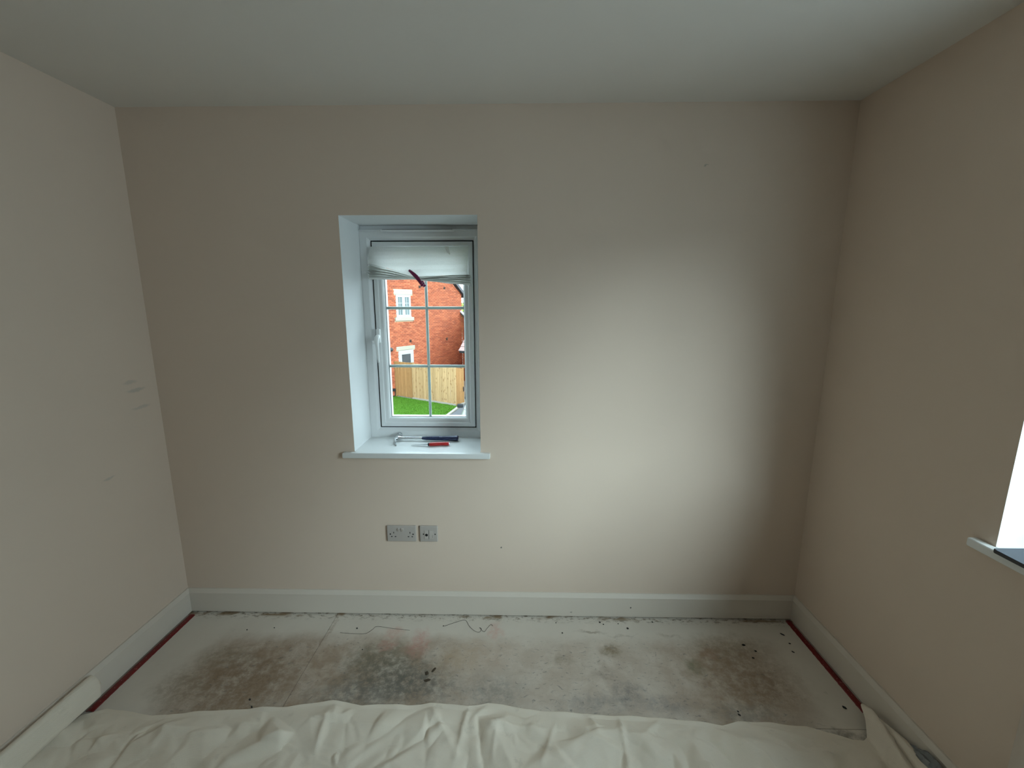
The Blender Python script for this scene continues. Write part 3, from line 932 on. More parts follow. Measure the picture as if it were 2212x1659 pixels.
# gentle smoothing
for _ in range(1):
    Hp = np.pad(Hh, 1, mode='edge')
    Hh = (Hp[1:-1, 1:-1] * 4 + Hp[:-2, 1:-1] + Hp[2:, 1:-1] + Hp[1:-1, :-2] + Hp[1:-1, 2:]) / 8
Z = 0.0035 + np.clip(Hh, 0, None) + 0.006 * np.exp(-(Dp / 0.012) ** 2) * (0.5 + 0.5 * np.sin(X * 37) * np.sin(X * 11))
# small waviness of the outline
P = np.stack([X, Y, Z], -1)
mb = MB()
vs = P.reshape(-1, 3)
ii, jj = np.meshgrid(np.arange(NV - 1), np.arange(NU - 1), indexing='ij')
a = (ii * NU + jj).ravel()
fs = np.stack([a, a + 1, a + NU + 1, a + NU], -1)
me = bpy.data.meshes.new('sheet_cloth')
me.from_pydata((vs - np.array((1.55, -1.4, 0))).tolist(), [], fs.tolist())
me.materials.append(mcloth)
me.polygons.foreach_set('use_smooth', [True] * len(me.polygons))
o = bpy.data.objects.new('sheet_cloth', me)
put(o, (1.55, -1.4, 0), sheet)
sm = o.modifiers.new('thickness', 'SOLIDIFY'); sm.thickness = 0.0022; sm.offset = -1

# rolled edge leaning on the left skirting
rs = []
for i in range(70):
    t = i / 69
    y = -0.525 - 1.2 * t
    k = min(1, (t * 1.2) / 0.018) ** 0.5 if t < 0.2 else 1
    hh = 0.052 * (0.25 + 0.75 * k); th = 0.019 * (0.3 + 0.7 * k)
    ring = []
    for q in range(28):
        a = 2 * math.pi * q / 28
        ca, sa = math.cos(a), math.sin(a)
        u = th * math.copysign(abs(ca) ** 0.75, ca)
        v = hh * math.copysign(abs(sa) ** 0.75, sa)
        w = 0.0025 * noise.noise((q * 0.7, y * 9, 3)) + 0.002 * math.sin(v * 160 + y * 8)
        ring.append((0.0385 + u + w - (v) * 0.05 + (0.006 * noise.noise((y * 5, 1, 0))), y, 0.0815 + v + 0.004 * noise.noise((y * 6, 4, 0)) + 0.004))
    rs.append(ring)
MB().rings(rs).build('rolled_edge', mcloth, sheet, smooth=True)
# ridge fold along the right skirting
rs = []
for i in range(50):
    t = i / 49
    y = -0.56 - 0.9 * t
    k = min(1, t * 6 + 0.15)
    ring = []
    for q in range(20):
        a = 2 * math.pi * q / 20
        w = 0.004 * noise.noise((q * 0.8, y * 14, 9))
        ring.append((3.072 - 0.012 * t + (0.017 * k + w) * math.cos(a), y, 0.040 + 0.012 * k + (0.026 * k + w) * math.sin(a)))
    rs.append(ring)
MB().rings(rs).build('tucked_fold', mcloth, sheet, smooth=True)

# crumpled plastic film by the right skirting
mfilm, nt, bs = newmat('grey_plastic_film', (0.22, 0.24, 0.25), 0.18, spec=0.7)
bs.inputs['Transmission Weight'].default_value = 0.25
nt.links.new(nmix(nt, nnoise(nt, npos(nt), 30, 4), (0.10, 0.11, 0.12), (0.34, 0.36, 0.37)), bs.inputs['Base Color'])
P = []
for i in range(46):
    t = i / 45
    y = -0.675 - 0.42 * t
    e = min(1, t * 5, (1 - t) * 6)
    row = []
    for q in range(14):
        s = q / 13
        nz = noise.noise((s * 6, y * 26, 2)) * 0.016 + noise.noise((s * 13, y * 60, 5)) * 0.007
        row.append((3.086 - 0.030 * (s) + 0.004 * noise.noise((s * 9, y * 40, 8)), y, 0.055 + 0.055 * e * (1 - s) + nz * e))
    P.append(row)
film = MB().grid(P).build('plastic_film', mfilm, smooth=15)
tag(film, 'crumpled grey plastic film wedged between dust sheet and right skirting', 'plastic film')
sm = film.modifiers.new('thickness', 'SOLIDIFY'); sm.thickness = 0.0008

# ------------------------------------------------------------------ dark slab on the right window sill
mtab = simple('slate_metal', (0.055, 0.065, 0.085), 0.45, metal=0.2, var=0.05)
TX0, TX1, TY0, TY1 = 3.0745, 3.300, -1.115, -0.8155
pts = []
for cx, cy, a0 in ((TX1 - .012, TY1 - .012, 0), (TX0 + .012, TY1 - .012, 90), (TX0 + .012, TY0 + .012, 180), (TX1 - .012, TY0 + .012, 270)):
    for k in range(7):
        a = math.radians(a0 + 15 * k)
        pts.append((cx + 0.012 * math.cos(a), cy + 0.012 * math.sin(a)))
tab = empty('tablet_computer', ((TX0 + TX1) / 2, (TY0 + TY1) / 2, SZ), 'flat dark tablet with rounded corner overhanging the right window sill', 'tablet')
MB().prism(pts, 'z', SZ + 0.0002, SZ + 0.0105).build('case', mblk, tab, bevel=0.002, smooth=40)
ins = [(lerp(x, (TX0 + TX1) / 2, 0.012), lerp(y, (TY0 + TY1) / 2, 0.010)) for x, y in pts]
MB().prism(ins, 'z', SZ + 0.0100, SZ + 0.0113).build('lid_panel', mtab, tab)

# ------------------------------------------------------------------ radiator under the right window
mrad = simple('radiator_enamel', (0.60, 0.52, 0.45), 0.35, var=0.02)
rad = empty('radiator', (WD - 0.06, -1.5, 0.15), 'white panel radiator below the right window, only its end in view', 'radiator')
mb = MB()
XF, XB = WD - 0.090, WD - 0.034
ya, yb_ = -1.99, -0.990
n = 60
rs = []
for i in range(n + 1):
    t = i / n
    y = lerp(yb_, ya, t)
    inn = max(0.0, 0.010 - min(y - ya, yb_ - y)) / 0.010
    fx = XF + 0.012 * inn ** 2 - 0.0025 * (0.5 + 0.5 * math.cos((y - yb_) * 2 * math.pi / 0.0333)) * (1 - inn)
    rs.append([(fx, y, 0.150 + .004 * inn), (fx - 0.0, y, 0.645 - .004 * inn), (XB, y, 0.645 - .004 * inn), (XB, y, 0.150 + .004 * inn)])
mb.rings(rs).build('front_panel', mrad, rad, smooth=40)
MB().box((XF + 0.004, ya + 0.01, 0.645), (XB - 0.002, yb_ - 0.01, 0.651)).build('top_grille', mrad, rad, bevel=0.0015)
for y in (-1.20, -1.78):
    MB().box((XB - 0.001, y - 0.015, 0.30), (WD - 0.001, y + 0.015, 0.56)).build('wall_bracket', mrad, rad)
mb = MB(); mb.tube([(WD - 0.062, -0.985, 0.185), (WD - 0.062, -0.955, 0.185)], 0.010, 12); mb.tube([(WD - 0.062, -0.957, 0.165), (WD - 0.062, -0.957, 0.215), (WD - 0.062, -0.957, 0.262)], [0.014, 0.016, 0.015], 14)
mb.build('valve', mrad, rad, smooth=40)
mb = MB(); mb.tube([(WD - 0.062, -0.957, 0.0), (WD - 0.062, -0.957, 0.170)], 0.0075, 10); mb.build('supply_pipe', M['gloss'], rad, smooth=40)

# ------------------------------------------------------------------ crumbs and loose threads on the floor
mcrumb = simple('dark_debris', (0.030, 0.027, 0.025), 0.85, var=0.4, scale=200)
bmc = bmesh.new(); bmesh.ops.create_icosphere(bmc, subdivisions=1, radius=1)
for v in bmc.verts: v.co *= 0.72 + 0.5 * random.random()
mec = bpy.data.meshes.new('crumb'); bmc.to_mesh(mec); bmc.free(); mec.materials.append(mcrumb)
crumbs = [(0.383, -0.136, 4, 3), (0.921, -0.116, 5, 4), (0.996, -0.247, 3, 3), (1.934, -0.127, 4, 4), (2.26, -0.091, 6, 6), (2.779, -0.186, 9, 6), (2.816, -0.221, 6, 4), (2.784, -0.261, 6, 4), (3.001, -0.116, 13, 4), (3.001, -0.173, 6, 4), (2.986, -0.223, 8, 3),
          (3.016, -0.499, 9, 6), (2.585, -0.524, 5, 3), (2.583, -0.538, 7, 4), (0.633, -0.510, 6, 4), (0.661, -0.542, 7, 3), (2.13, -0.052, 5, 4), (1.908, -0.060, 3, 3), (1.346, -0.092, 3, 3), (2.145, -0.066, 4, 3), (2.395, -0.045, 5, 3), (2.22, -0.060, 3, 3), (0.51, -0.120, 4, 2)]
special = {4: 'round black crumb on the pale floor just below the pinhole mark in back skirting', 5: 'largest of the three black crumbs in a line on the brown right floor', 8: 'long thin black sliver on the floor near the far end of right red strip',
           11: 'black crumb on the floor beside the near end of right red strip', 1: 'black crumb left of the long brown thread\'s kink, by the board joint', 15: 'black sliver on the floor touching the dust sheet at far left'}
for ci, (x, y, a, b) in enumerate(crumbs):
    o = bpy.data.objects.new('debris_crumb', mec)
    o.scale = (a * 0.001, b * 0.001, 0.0022)
    o.rotation_euler = (0, 0, random.uniform(-0.9, 0.3))
    put(o, (x, y, 0.0019), None)
    tag(o, special.get(ci, 'tiny black crumb of debris lying on the bare floor boards'), 'crumb', 'black crumbs scattered on the bare floor')
mbrown = simple('dark_smear_lump', (0.07, 0.05, 0.03), 0.8, var=0.3)
for x, y, a, b, r, lb in ((1.323, -0.370, 9, 12, 0.2, 'small dark brown dried blob, upper left of the cluster of three'), (1.350, -0.352, 6, 16, -0.5, 'slanting long brown dried blob, right of the cluster of three'), (1.333, -0.405, 16, 8, 0.3, 'widest brown dried blob, nearest the dust sheet in the cluster of three')):
    o = bpy.data.objects.new('dried_blob', mec.copy()); o.data.materials[0] = mbrown
    o.scale = (a * 0.001, b * 0.001, 0.0014); o.rotation_euler = (0, 0, r)
    put(o, (x, y, 0.0010), None)
    tag(o, lb, 'blob', 'dried brown blobs mid floor')


def thread(pts, label, r=0.0007):
    pts = [Vector((x, y, 0.0012 + 0.0012 * (k % 3 == 1))) for k, (x, y) in enumerate(pts)]
    fine = []
    for k in range(len(pts) - 1):
        p0, p1, p2, p3 = pts[max(k - 1, 0)], pts[k], pts[k + 1], pts[min(k + 2, len(pts) - 1)]
        for q in range(6):
            t = q / 6
            fine.append(0.5 * ((2 * p1) + (p2 - p0) * t + (2 * p0 - 5 * p1 + 4 * p2 - p3) * t * t + (3 * p1 - p0 - 3 * p2 + p3) * t ** 3))
    fine.append(pts[-1])
    o = MB().tube(fine, r, 5).build('loose_thread', mcrumb, smooth=True)
    tag(o, label, 'thread')


thread([(1.351, -0.092), (1.405, -0.066), (1.449, -0.049), (1.473, -0.087), (1.502, -0.120), (1.528, -0.129), (1.537, -0.107), (1.527, -0.101), (1.552, -0.125), (1.564, -0.104), (1.581, -0.079), (1.592, -0.085)], 'thin dark curly thread on the floor near the back skirting')
thread([(0.849, -0.145), (0.932, -0.152), (0.976, -0.148), (1.001, -0.121), (1.017, -0.102), (1.102, -0.113), (1.185, -0.123)], 'long fine brown thread on the floor left of the curly one', 0.0006)

# ================================================================== outside, seen through the back window
E2 = Vector((0.523, 0.852, 0)).normalized()      # along the neighbour's gable wall (receding to the right)
E1 = Vector((E2.y, -E2.x, 0))                    # along the garden fence (coming towards us to the right)
F0 = Vector((-4.42, 18.55, 0))
UP = Vector((0, 0, 1))
RZ2 = math.atan2(E2.y, E2.x)
RZ1 = math.atan2(E1.y, E1.x)


def W(t, s, z): return F0 + E1 * t + E2 * s + UP * z


def wbox(mb, t0, t1, s0, s1, z0, z1, mi=0):
    return mb.obox(W((t0 + t1) / 2, (s0 + s1) / 2, (z0 + z1) / 2), (E1, E2, UP), (abs(t1 - t0) / 2, abs(s1 - s0) / 2, abs(z1 - z0) / 2), mi)


# --- materials
def brick_mat():
    m, nt, b = newmat('red_brick', (0.42, 0.16, 0.10), 0.85, spec=0.2)
    g = nt.nodes.new('ShaderNodeNewGeometry')
    oi = nt.nodes.new('ShaderNodeObjectInfo')
    r = nmath(nt, 'FRACT', nmath(nt, 'ADD', g.outputs['Random Per Island'], oi.outputs['Random']))
    rp = nt.nodes.new('ShaderNodeValToRGB')
    rp.color_ramp.elements[0].color = (0.155, 0.027, 0.011, 1)
    rp.color_ramp.elements[1].color = (0.31, 0.078, 0.032, 1)
    e = rp.color_ramp.elements.new(0.45); e.color = (0.235, 0.047, 0.018, 1)
    e = rp.color_ramp.elements.new(0.75); e.color = (0.265, 0.059, 0.024, 1)
    nt.links.new(r, rp.inputs[0])
    c = nmix(nt, nmath(nt, 'MULTIPLY', nnoise(nt, g.outputs['Position'], 40, 4), 0.35), rp.outputs[0], (0.18, 0.045, 0.022))
    nt.links.new(c, b.inputs['Base Color'])
    return m


M['brick'] = brick_mat()
M['mortar'] = simple('pale_mortar', (0.46, 0.30, 0.19), 0.9, var=0.08, scale=6)
M['stone'] = simple('cream_cast_stone', (0.225, 0.20, 0.15), 0.8, var=0.05, scale=8)
M['ext_white'] = simple('exterior_white', (0.27, 0.275, 0.275), 0.4, var=0.02)
M['slate'] = simple('grey_roof_edge', (0.035, 0.034, 0.037), 0.8, spec=0.2, var=0.15, scale=4)
M['vent'] = simple('brown_vent', (0.042, 0.018, 0.010), 0.8, spec=0.15)
M['black'] = simple('black_fitting', (0.009, 0.009, 0.010), 0.6, spec=0.25)
M['tile'] = simple('pink_clay_tile', (0.20, 0.125, 0.115), 0.7, var=0.12, scale=4)
m, nt, b = newmat('dark_window_glass', (0.16, 0.17, 0.17), 0.08, spec=0.8); M['ext_glass'] = m
nt.links.new(nmix(nt, nnoise(nt, npos(nt), 3, 2), (0.035, 0.036, 0.036), (0.065, 0.066, 0.066)), b.inputs['Base Color'])
m, nt, b = newmat('curtained_glass', (0.42, 0.50, 0.50), 0.12, spec=0.7); M['ext_glass2'] = m
nt.links.new(nmix(nt, nnoise(nt, nscale(nt, npos(nt), (14, 14, 1)), 1, 2), (0.05, 0.065, 0.065), (0.15, 0.175, 0.175)), b.inputs['Base Color'])


def wood_mat(name, c0, c1, knots=0.8):
    m, nt, b = newmat(name, c0, 0.8, spec=0.2)
    g = nt.nodes.new('ShaderNodeNewGeometry'); oi = nt.nodes.new('ShaderNodeObjectInfo')
    ps = nscale(nt, g.outputs['Position'], (14, 14, 2.2))
    c = nmix(nt, nnoise(nt, ps, 1.5, 4), c0, c1)
    c = nmix(nt, nmath(nt, 'MULTIPLY', oi.outputs['Random'], 0.55), c, tuple(q * 0.62 for q in c0))
    v = nt.nodes.new('ShaderNodeTexVoronoi'); v.inputs['Scale'].default_value = 1.0
    nt.links.new(nscale(nt, g.outputs['Position'], (9, 9, 5)), v.inputs['Vector'])
    k = nmath(nt, 'MULTIPLY', nramp(nt, v.outputs['Distance'], 0.12, 0.30, 1, 0), knots)
    c = nmix(nt, k, c, (0.13, 0.06, 0.02))
    nt.links.new(c, b.inputs['Base Color'])
    return m


M['fence'] = wood_mat('new_pine_boards', (0.265, 0.160, 0.070), (0.345, 0.225, 0.118))
M['gate'] = wood_mat('amber_pine_boards', (0.225, 0.112, 0.040), (0.29, 0.16, 0.066), 0.6)


# --- brickwork generator
def brick_cells(a0, a1, z0, z1, holes, inside=None):
    out = []
    nz = int(math.floor((z1 - z0) / 0.075 + 1e-6))
    for r in range(nz):
        zb = z0 + r * 0.075
        zt = zb + 0.0605
        x = a0 - (0.1125 if r % 2 else 0.0)
        while x < a1:
            segs = [(max(x, a0), min(x + 0.2105, a1))]
            for (h0, h1, y0, y1) in holes:
                if zt > y0 + 0.01 and zb < y1 - 0.01:
                    ns = []
                    for p, q in segs:
                        if q <= h0 or p >= h1: ns.append((p, q))
                        else:
                            if p < h0: ns.append((p, h0))
                            if q > h1: ns.append((h1, q))
                    segs = ns
            for p, q in segs:
                if q - p > 0.03 and (inside is None or (inside((p + q) / 2, zt))):
                    out.append((p, q, zb, zt))
            x += 0.225
    return out


def brick_wall(parent, cells, mode, fixed, sgn, single, name='brick'):
    """cells on a wall; mode 's': along E2 at t=fixed, mode 't': along E1 at s=fixed. sgn = side that faces us"""
    ax = E2 if mode == 's' else E1
    rz = RZ2 if mode == 's' else RZ1
    cache = {}
    for (p, q, zb, zt) in single:
        c = W(fixed, (p + q) / 2, zb) if mode == 's' else W((p + q) / 2, fixed, zb)
        key = round(q - p, 3)
        jit = random.uniform(-0.002, 0.002)
        nrm = (E1 if mode == 's' else E2) * (sgn * jit)
        if key not in cache:
            mb = MB()
            L = (q - p) / 2
            mb.box((-L, -0.012, 0), (L, 0.012, 0.0605))
            me_o = mb.build(name, M['brick'], parent, origin=(0, 0, 0))
            me_o.rotation_euler = (0, 0, rz)
            me_o.location = c + nrm - WL[parent.name]; WL[me_o.name] = c
            cache[key] = me_o
        else:
            o = cache[key].copy()
            put(o, c + nrm, parent)
    rest = [c for c in cells if c not in set(single)]
    if rest:
        mb = MB()
        for (p, q, zb, zt) in rest:
            c = W(fixed, (p + q) / 2, (zb + zt) / 2) if mode == 's' else W((p + q) / 2, fixed, (zb + zt) / 2)
            j = random.uniform(-0.002, 0.002)
            n = E1 if mode == 's' else E2
            mb.obox(c + n * (sgn * j), (ax, n, UP), ((q - p) / 2, 0.012, (zt - zb) / 2))
        o = mb.build('brickwork', M['brick'], parent)
        o['kind'] = 'stuff'


# --- ground, lawn, drive
mg, nt, b = newmat('bare_ground', (0.10, 0.22, 0.03), 0.95, spec=0.1)
nt.links.new(nmix(nt, nnoise(nt, npos(nt), 5, 5), (0.16, 0.15, 0.13), (0.24, 0.225, 0.20)), b.inputs['Base Color'])
gr = MB().box((-60, 0.34, GZ - 0.3), (60, 90, GZ - 0.02)).build('ground', mg)
tag(gr, 'bare ground around the neighbouring house', kind='structure')
ms, nt, b = newmat('lawn_thatch', (0.04, 0.10, 0.012), 0.95, spec=0.1)
nt.links.new(nmix(nt, nnoise(nt, npos(nt), 5, 5), (0.03, 0.085, 0.006), (0.05, 0.13, 0.012)), b.inputs['Base Color'])
mt, nt, b = newmat('dark_tarmac', (0.17, 0.17, 0.175), 0.9, spec=0.2)
nt.links.new(nmix(nt, nnoise(nt, npos(nt), 45, 4), (0.055, 0.055, 0.06), (0.11, 0.11, 0.115)), b.inputs['Base Color'])
KA, KB = Vector((-1.68, 12.1, 0)), Vector((-0.86, 17.05, 0))
kd = (KB - KA).normalized()
drv = MB().prism([(KA.x + .12 - kd.x * 11, KA.y - kd.y * 11), (12, 1.2), (12, 30), (KB.x + .9, 30), (KB.x + .12, KB.y)], 'z', GZ - 0.05, GZ - 0.004).build('driveway', mt)
tag(drv, 'dark tarmac driveway beside the lawn', kind='structure')
lw = MB().prism([(-14, 2.0), (KA.x - kd.x * 10, 2.2), (KB.x, KB.y), tuple(W(3.88, -0.02, 0).xy), tuple(W(0.02, -0.02, 0).xy), tuple(W(0.02, -3.1, 0).xy), (-14, 15.8)], 'z', GZ - 0.06, GZ - 0.015).build('lawn', ms)
tag(lw, 'turf bed of the neighbouring lawn', kind='structure')
# kerb stones
mk = simple('pale_kerb', (0.21, 0.185, 0.155), 0.9, var=0.1)
kerb = empty('kerb', ((KA + KB) / 2 + UP * GZ), 'pale edging kerb between lawn and driveway', 'kerb')
src = None
L = (KB - KA).length
nk = int(L / 0.62)
kn = Vector((kd.y, -kd.x, 0))
for i in range(nk + 1):
    c = KA + kd * (i * 0.62 + 0.3) + kn * 0.04
    mb = MB().obox(c + UP * (GZ + 0.005), (kd, kn, UP), (0.303, 0.065, 0.045))
    if src is None: src = mb.build('kerb_stone', mk, kerb, bevel=0.008, seg=1)
    else: clone(src, c + UP * (GZ - 0.04), kerb)

# grass blades
mgr, nt, b = newmat('grass_blades', (0.16, 0.42, 0.03), 0.7, spec=0.2)
g = nt.nodes.new('ShaderNodeNewGeometry')
c = nmix(nt, g.outputs['Random Per Island'], (0.020, 0.062, 0.002), (0.062, 0.135, 0.007))
c = nmix(nt, nramp(nt, nnoise(nt, g.outputs['Position'], 1.6, 4), 0.35, 0.7), c, (0.038, 0.098, 0.004))
nt.links.new(c, b.inputs['Base Color'])
rg = np.random.default_rng(3)
NB = 52000
bx_ = rg.uniform(-6.5, -0.4, NB); by_ = rg.uniform(11.5, 19.5, NB)
tt = (bx_ - F0.x) * E1.x + (by_ - F0.y) * E1.y; ss = (bx_ - F0.x) * E2.x + (by_ - F0.y) * E2.y
kk = (bx_ - KA.x) * kn.x + (by_ - KA.y) * kn.y
ok = (ss < -0.05) & (kk < -0.05) & (tt > 0.06)
bx_, by_ = bx_[ok], by_[ok]
n = len(bx_)
ang = rg.uniform(0, 6.283, n); hh_ = rg.uniform(0.025, 0.065, n); wd_ = rg.uniform(0.006, 0.012, n)
ln = rg.normal(0, 0.018, (n, 2))
V = np.zeros((n, 3, 3))
V[:, 0] = np.stack([bx_ - np.cos(ang) * wd_, by_ - np.sin(ang) * wd_, np.full(n, GZ - 0.021)], -1)
V[:, 1] = np.stack([bx_ + np.cos(ang) * wd_, by_ + np.sin(ang) * wd_, np.full(n, GZ - 0.021)], -1)
V[:, 2] = np.stack([bx_ + ln[:, 0], by_ + ln[:, 1], GZ - 0.02 + hh_], -1)
me = bpy.data.meshes.new('lawn_grass')
me.from_pydata(V.reshape(-1, 3).tolist(), [], np.arange(n * 3).reshape(-1, 3).tolist())
me.materials.append(mgr)
o = bpy.data.objects.new('lawn_grass', me); put(o, (0, 0, 0), None)
tag(o, 'bright green mown lawn below the window', 'grass', kind='stuff')

# --- neighbour's house: gable wall along E2
SL, SR = -3.2, 5.25
SC = (SL + SR) / 2 + 0.05
EAVE = 2.14
pitch_h = math.tan(math.radians(40))
house = empty('brick_house', W(-2.5, 1.0, GZ), 'red brick house with a white upstairs window, seen through the back window', 'house')


def under(s, z): return z < EAVE + 0.10 + pitch_h * min(s - SL, SR - s)


mb = MB()
apex = EAVE + pitch_h * (SC - SL)
mb.rings([[W(t, SL, GZ - .2), W(t, SR, GZ - .2), W(t, SR, EAVE), W(t, SC, apex), W(t, SL, EAVE)] for t in (-6.0, -0.008)])
mb.build('wall_core', M['mortar'], house)
holes = [(0.30, 1.25, 1.02, 2.10), (0.19, 1.40, 2.10, 2.33), (0.19, 1.40, 0.84, 1.02), (0.30, 1.30, GZ, -0.60), (0.18, 1.43, -0.60, -0.40)]
vents = [(s_, GZ + 0.075 * round((z_ - 0.075 - GZ) / 0.075) + 0.0677) for s_, z_ in ((1.92, 2.51), (3.80, 2.49), (1.14, -0.20), (3.89, -0.24))]
for vs_, vz in vents: holes.append((vs_ - 0.075, vs_ + 0.075, vz - 0.068, vz + 0.068))
cells = brick_cells(SL, SR, GZ, apex - 0.1, holes, under)
vis = [c for c in cells if -0.42 < c[0] and c[1] < 5.2 and c[2] > -1.08 and c[3] < 2.55 and c[1] - c[0] > 0.19]
camp = Vector(cam.location)
vis.sort(key=lambda c: (W(0, (c[0] + c[1]) / 2, c[2]) - camp).length)
brick_wall(house, cells, 's', 0.0, 1, vis[:300])
for vs_, vz in vents:
    v = wbox(MB(), -0.005, 0.012, vs_ - 0.07, vs_ + 0.07, vz - 0.068, vz + 0.068).build('air_vent', M['vent'], house)
    for k in range(4):
        wbox(MB(), 0.012, 0.016, vs_ - 0.06, vs_ + 0.06, vz - 0.05 + k * 0.03, vz - 0.038 + k * 0.03).build('vent_louvre', M['black'], v)
# lintels, sill
for nm, s0, s1, z0, z1, d in (('window_lintel', 0.19, 1.40, 2.10, 2.33, 0.02), ('window_ledge', 0.19, 1.40, 0.84, 1.015, 0.075), ('door_lintel', 0.18, 1.43, -0.60, -0.40, 0.02)):
    wbox(MB(), -0.01, d, s0, s1, z0, z1).build(nm, M['stone'], house, bevel=0.012, seg=1)


def wframe(s0, s1, z0, z1, w, t0, t1, name, mat, parent, bev=0.006):
    mb = MB()
    for a, b_, c, d in ((s0, s0 + w, z0, z1), (s1 - w, s1, z0, z1), (s0 + w, s1 - w, z0, z0 + w), (s0 + w, s1 - w, z1 - w, z1)):
        wbox(mb, t0, t1, a, b_, c, d)
    return mb.build(name, mat, parent)


hw = wframe(0.30, 1.25, 1.02, 2.10, 0.06, -0.05, 0.02, 'window', M['ext_white'], house)
wbox(MB(), -0.05, 0.018, 0.745, 0.805, 1.08, 2.04).build('mullion', M['ext_white'], hw)
for s0, s1 in ((0.36, 0.745), (0.805, 1.19)):
    wframe(s0, s1, 1.08, 2.04, 0.055, -0.03, 0.030, 'casement', M['ext_white'], hw)
    wbox(MB(), -0.004, 0.002, s0 + .05, s1 - .05, 1.13, 1.99).build('window_pane', M['ext_glass2'], hw)
    sm_ = (s0 + s1) / 2
    wbox(MB(), 0.002, 0.010, sm_ - .011, sm_ + .011, 1.13, 1.99).build('window_bar', M['ext_white'], hw)
    for z in (1.415, 1.70):
        wbox(MB(), 0.002, 0.010, s0 + .05, s1 - .05, z - .011, z + .011).build('window_bar', M['ext_white'], hw)
wbox(MB(), -0.04, 0.05, 0.30, 1.25, 1.02, 1.05).build('window_drip', M['ext_white'], hw)
door = wframe(0.30, 1.30, -2.72, -0.61, 0.07, -0.05, 0.02, 'door', M['ext_white'], house)
wframe(0.37, 1.23, -2.70, -0.68, 0.13, -0.03, 0.028, 'door_leaf', M['ext_white'], door)
wbox(MB(), -0.004, 0.004, 0.48, 1.12, -1.75, -0.79).build('door_glazing', M['ext_glass'], door)
wbox(MB(), -0.03, 0.012, 0.48, 1.12, -2.58, -1.75).build('door_panel', M['ext_white'], door)
# roof slopes and verge
for sgn in (1, -1):
    s_e = SR + 0.20 if sgn > 0 else SL - 0.20
    z_e = EAVE - 0.20 * pitch_h + 0.05
    z_a = z_e + pitch_h * abs(s_e - SC)
    mb = MB()
    mb.rings([[W(t, s_e, z_e), W(t, SC, z_a), W(t, SC, z_a + 0.16), W(t, s_e, z_e + 0.16)] for t in (-6.2, 0.13)])
    mb.build('roof_slope', M['slate'], house)
    mb = MB()
    mb.rings([[W(t, s_e, z_e + 0.005), W(t, SC, z_a + 0.005), W(t, SC, z_a + 0.19), W(t, s_e, z_e + 0.19)] for t in (0.13, 0.19)])
    mb.build('verge', simple('verge_grey', (0.065, 0.062, 0.066), 0.8, spec=0.2), house)
# plinth line, pipe and tap at the foot of the wall
wbox(MB(), 0.0, 0.02, SL, SR, GZ - 0.05, GZ + 0.03).build('damp_course', M['black'], house)

lamp = empty('wall_lamp', W(0.08, -0.20, -0.60), 'small dark wall lamp on the brick house beside the door', 'lamp')
wbox(MB(), 0.012, 0.03, -0.25, -0.15, -0.56, -0.42).build('back_plate', M['black'], lamp, bevel=0.01)
mb = MB()
c0 = W(0.09, -0.20, -0.49)
rings = []
for z, r in ((0.10, 0.008), (0.06, 0.05), (0.0, 0.085), (-0.05, 0.075), (-0.09, 0.03), (-0.10, 0.006)):
    rings.append([c0 + Vector((r * math.cos(a), r * math.sin(a), z)) for a in [2 * math.pi * k / 14 for k in range(14)]])
mb.rings(rings).build('lantern', simple('lamp_grey', (0.03, 0.032, 0.034), 0.6, spec=0.2), lamp, smooth=40)

tap = empty('garden_tap', W(0.06, -0.07, GZ), 'black outdoor tap box with downpipe at the foot of the brick house', 'tap')
wbox(MB(), 0.015, 0.12, -0.22, -0.08, -2.53, -2.41).build('tap_cover', M['black'], tap, bevel=0.01)
mb = MB(); mb.tube([W(0.05, -0.31, -2.47), W(0.05, -0.20, -2.47)], 0.04, 10); mb.build('hose_stub', M['black'], tap)
mb = MB(); mb.tube([W(0.035, -0.055, -2.46), W(0.035, -0.055, GZ)], 0.016, 8); mb.tube([W(0.035, -0.09, -2.46), W(0.035, -0.055, -2.46)], 0.03, 8); mb.build('down_pipe', M['black'], tap)

# --- rear wing behind the corner, facing us along E1
wing = empty('house_wing', W(1.2, 6.5, GZ), 'lower brick wing with sloping roof edge behind the house corner', 'house')
ZW, TW = 1.12, 2.6
mb = MB()
pw_ = math.tan(math.radians(39))
mb.rings([[W(0.0, s, GZ - .1), W(TW, s, GZ - .1), W(TW, s, ZW - pw_ * TW), W(0.0, s, ZW)] for s in (5.262, 9.0)])
mb.build('wing_core', M['mortar'], wing)
wc = brick_cells(0.012, TW, GZ, ZW, [], lambda t, z: z < ZW + 0.02 - pw_ * t)
wv_ = [c for c in wc if c[0] < 0.75 and c[2] > -0.9 and c[1] - c[0] > 0.09]
wv_.sort(key=lambda c: c[0])
brick_wall(wing, wc, 't', 5.25, -1, wv_[:90])
mb = MB()
mb.rings([[W(-0.02, s, ZW + 0.02), W(TW + .2, s, ZW - pw_ * (TW + .2) + .02), W(TW + .2, s, ZW - pw_ * (TW + .2) + .13), W(-0.02, s, ZW + 0.13)] for s in (5.12, 9.1)])
mb.build('wing_roof', M['slate'], wing)
mb = MB()
mb.rings([[W(-0.02, s, ZW + 0.125), W(TW + .2, s, ZW - pw_ * (TW + .2) + .125), W(TW + .2, s, ZW - pw_ * (TW + .2) + .19), W(-0.02, s, ZW + 0.19)] for s in (5.08, 5.24)])
mb.build('wing_verge', M['ext_white'], wing)

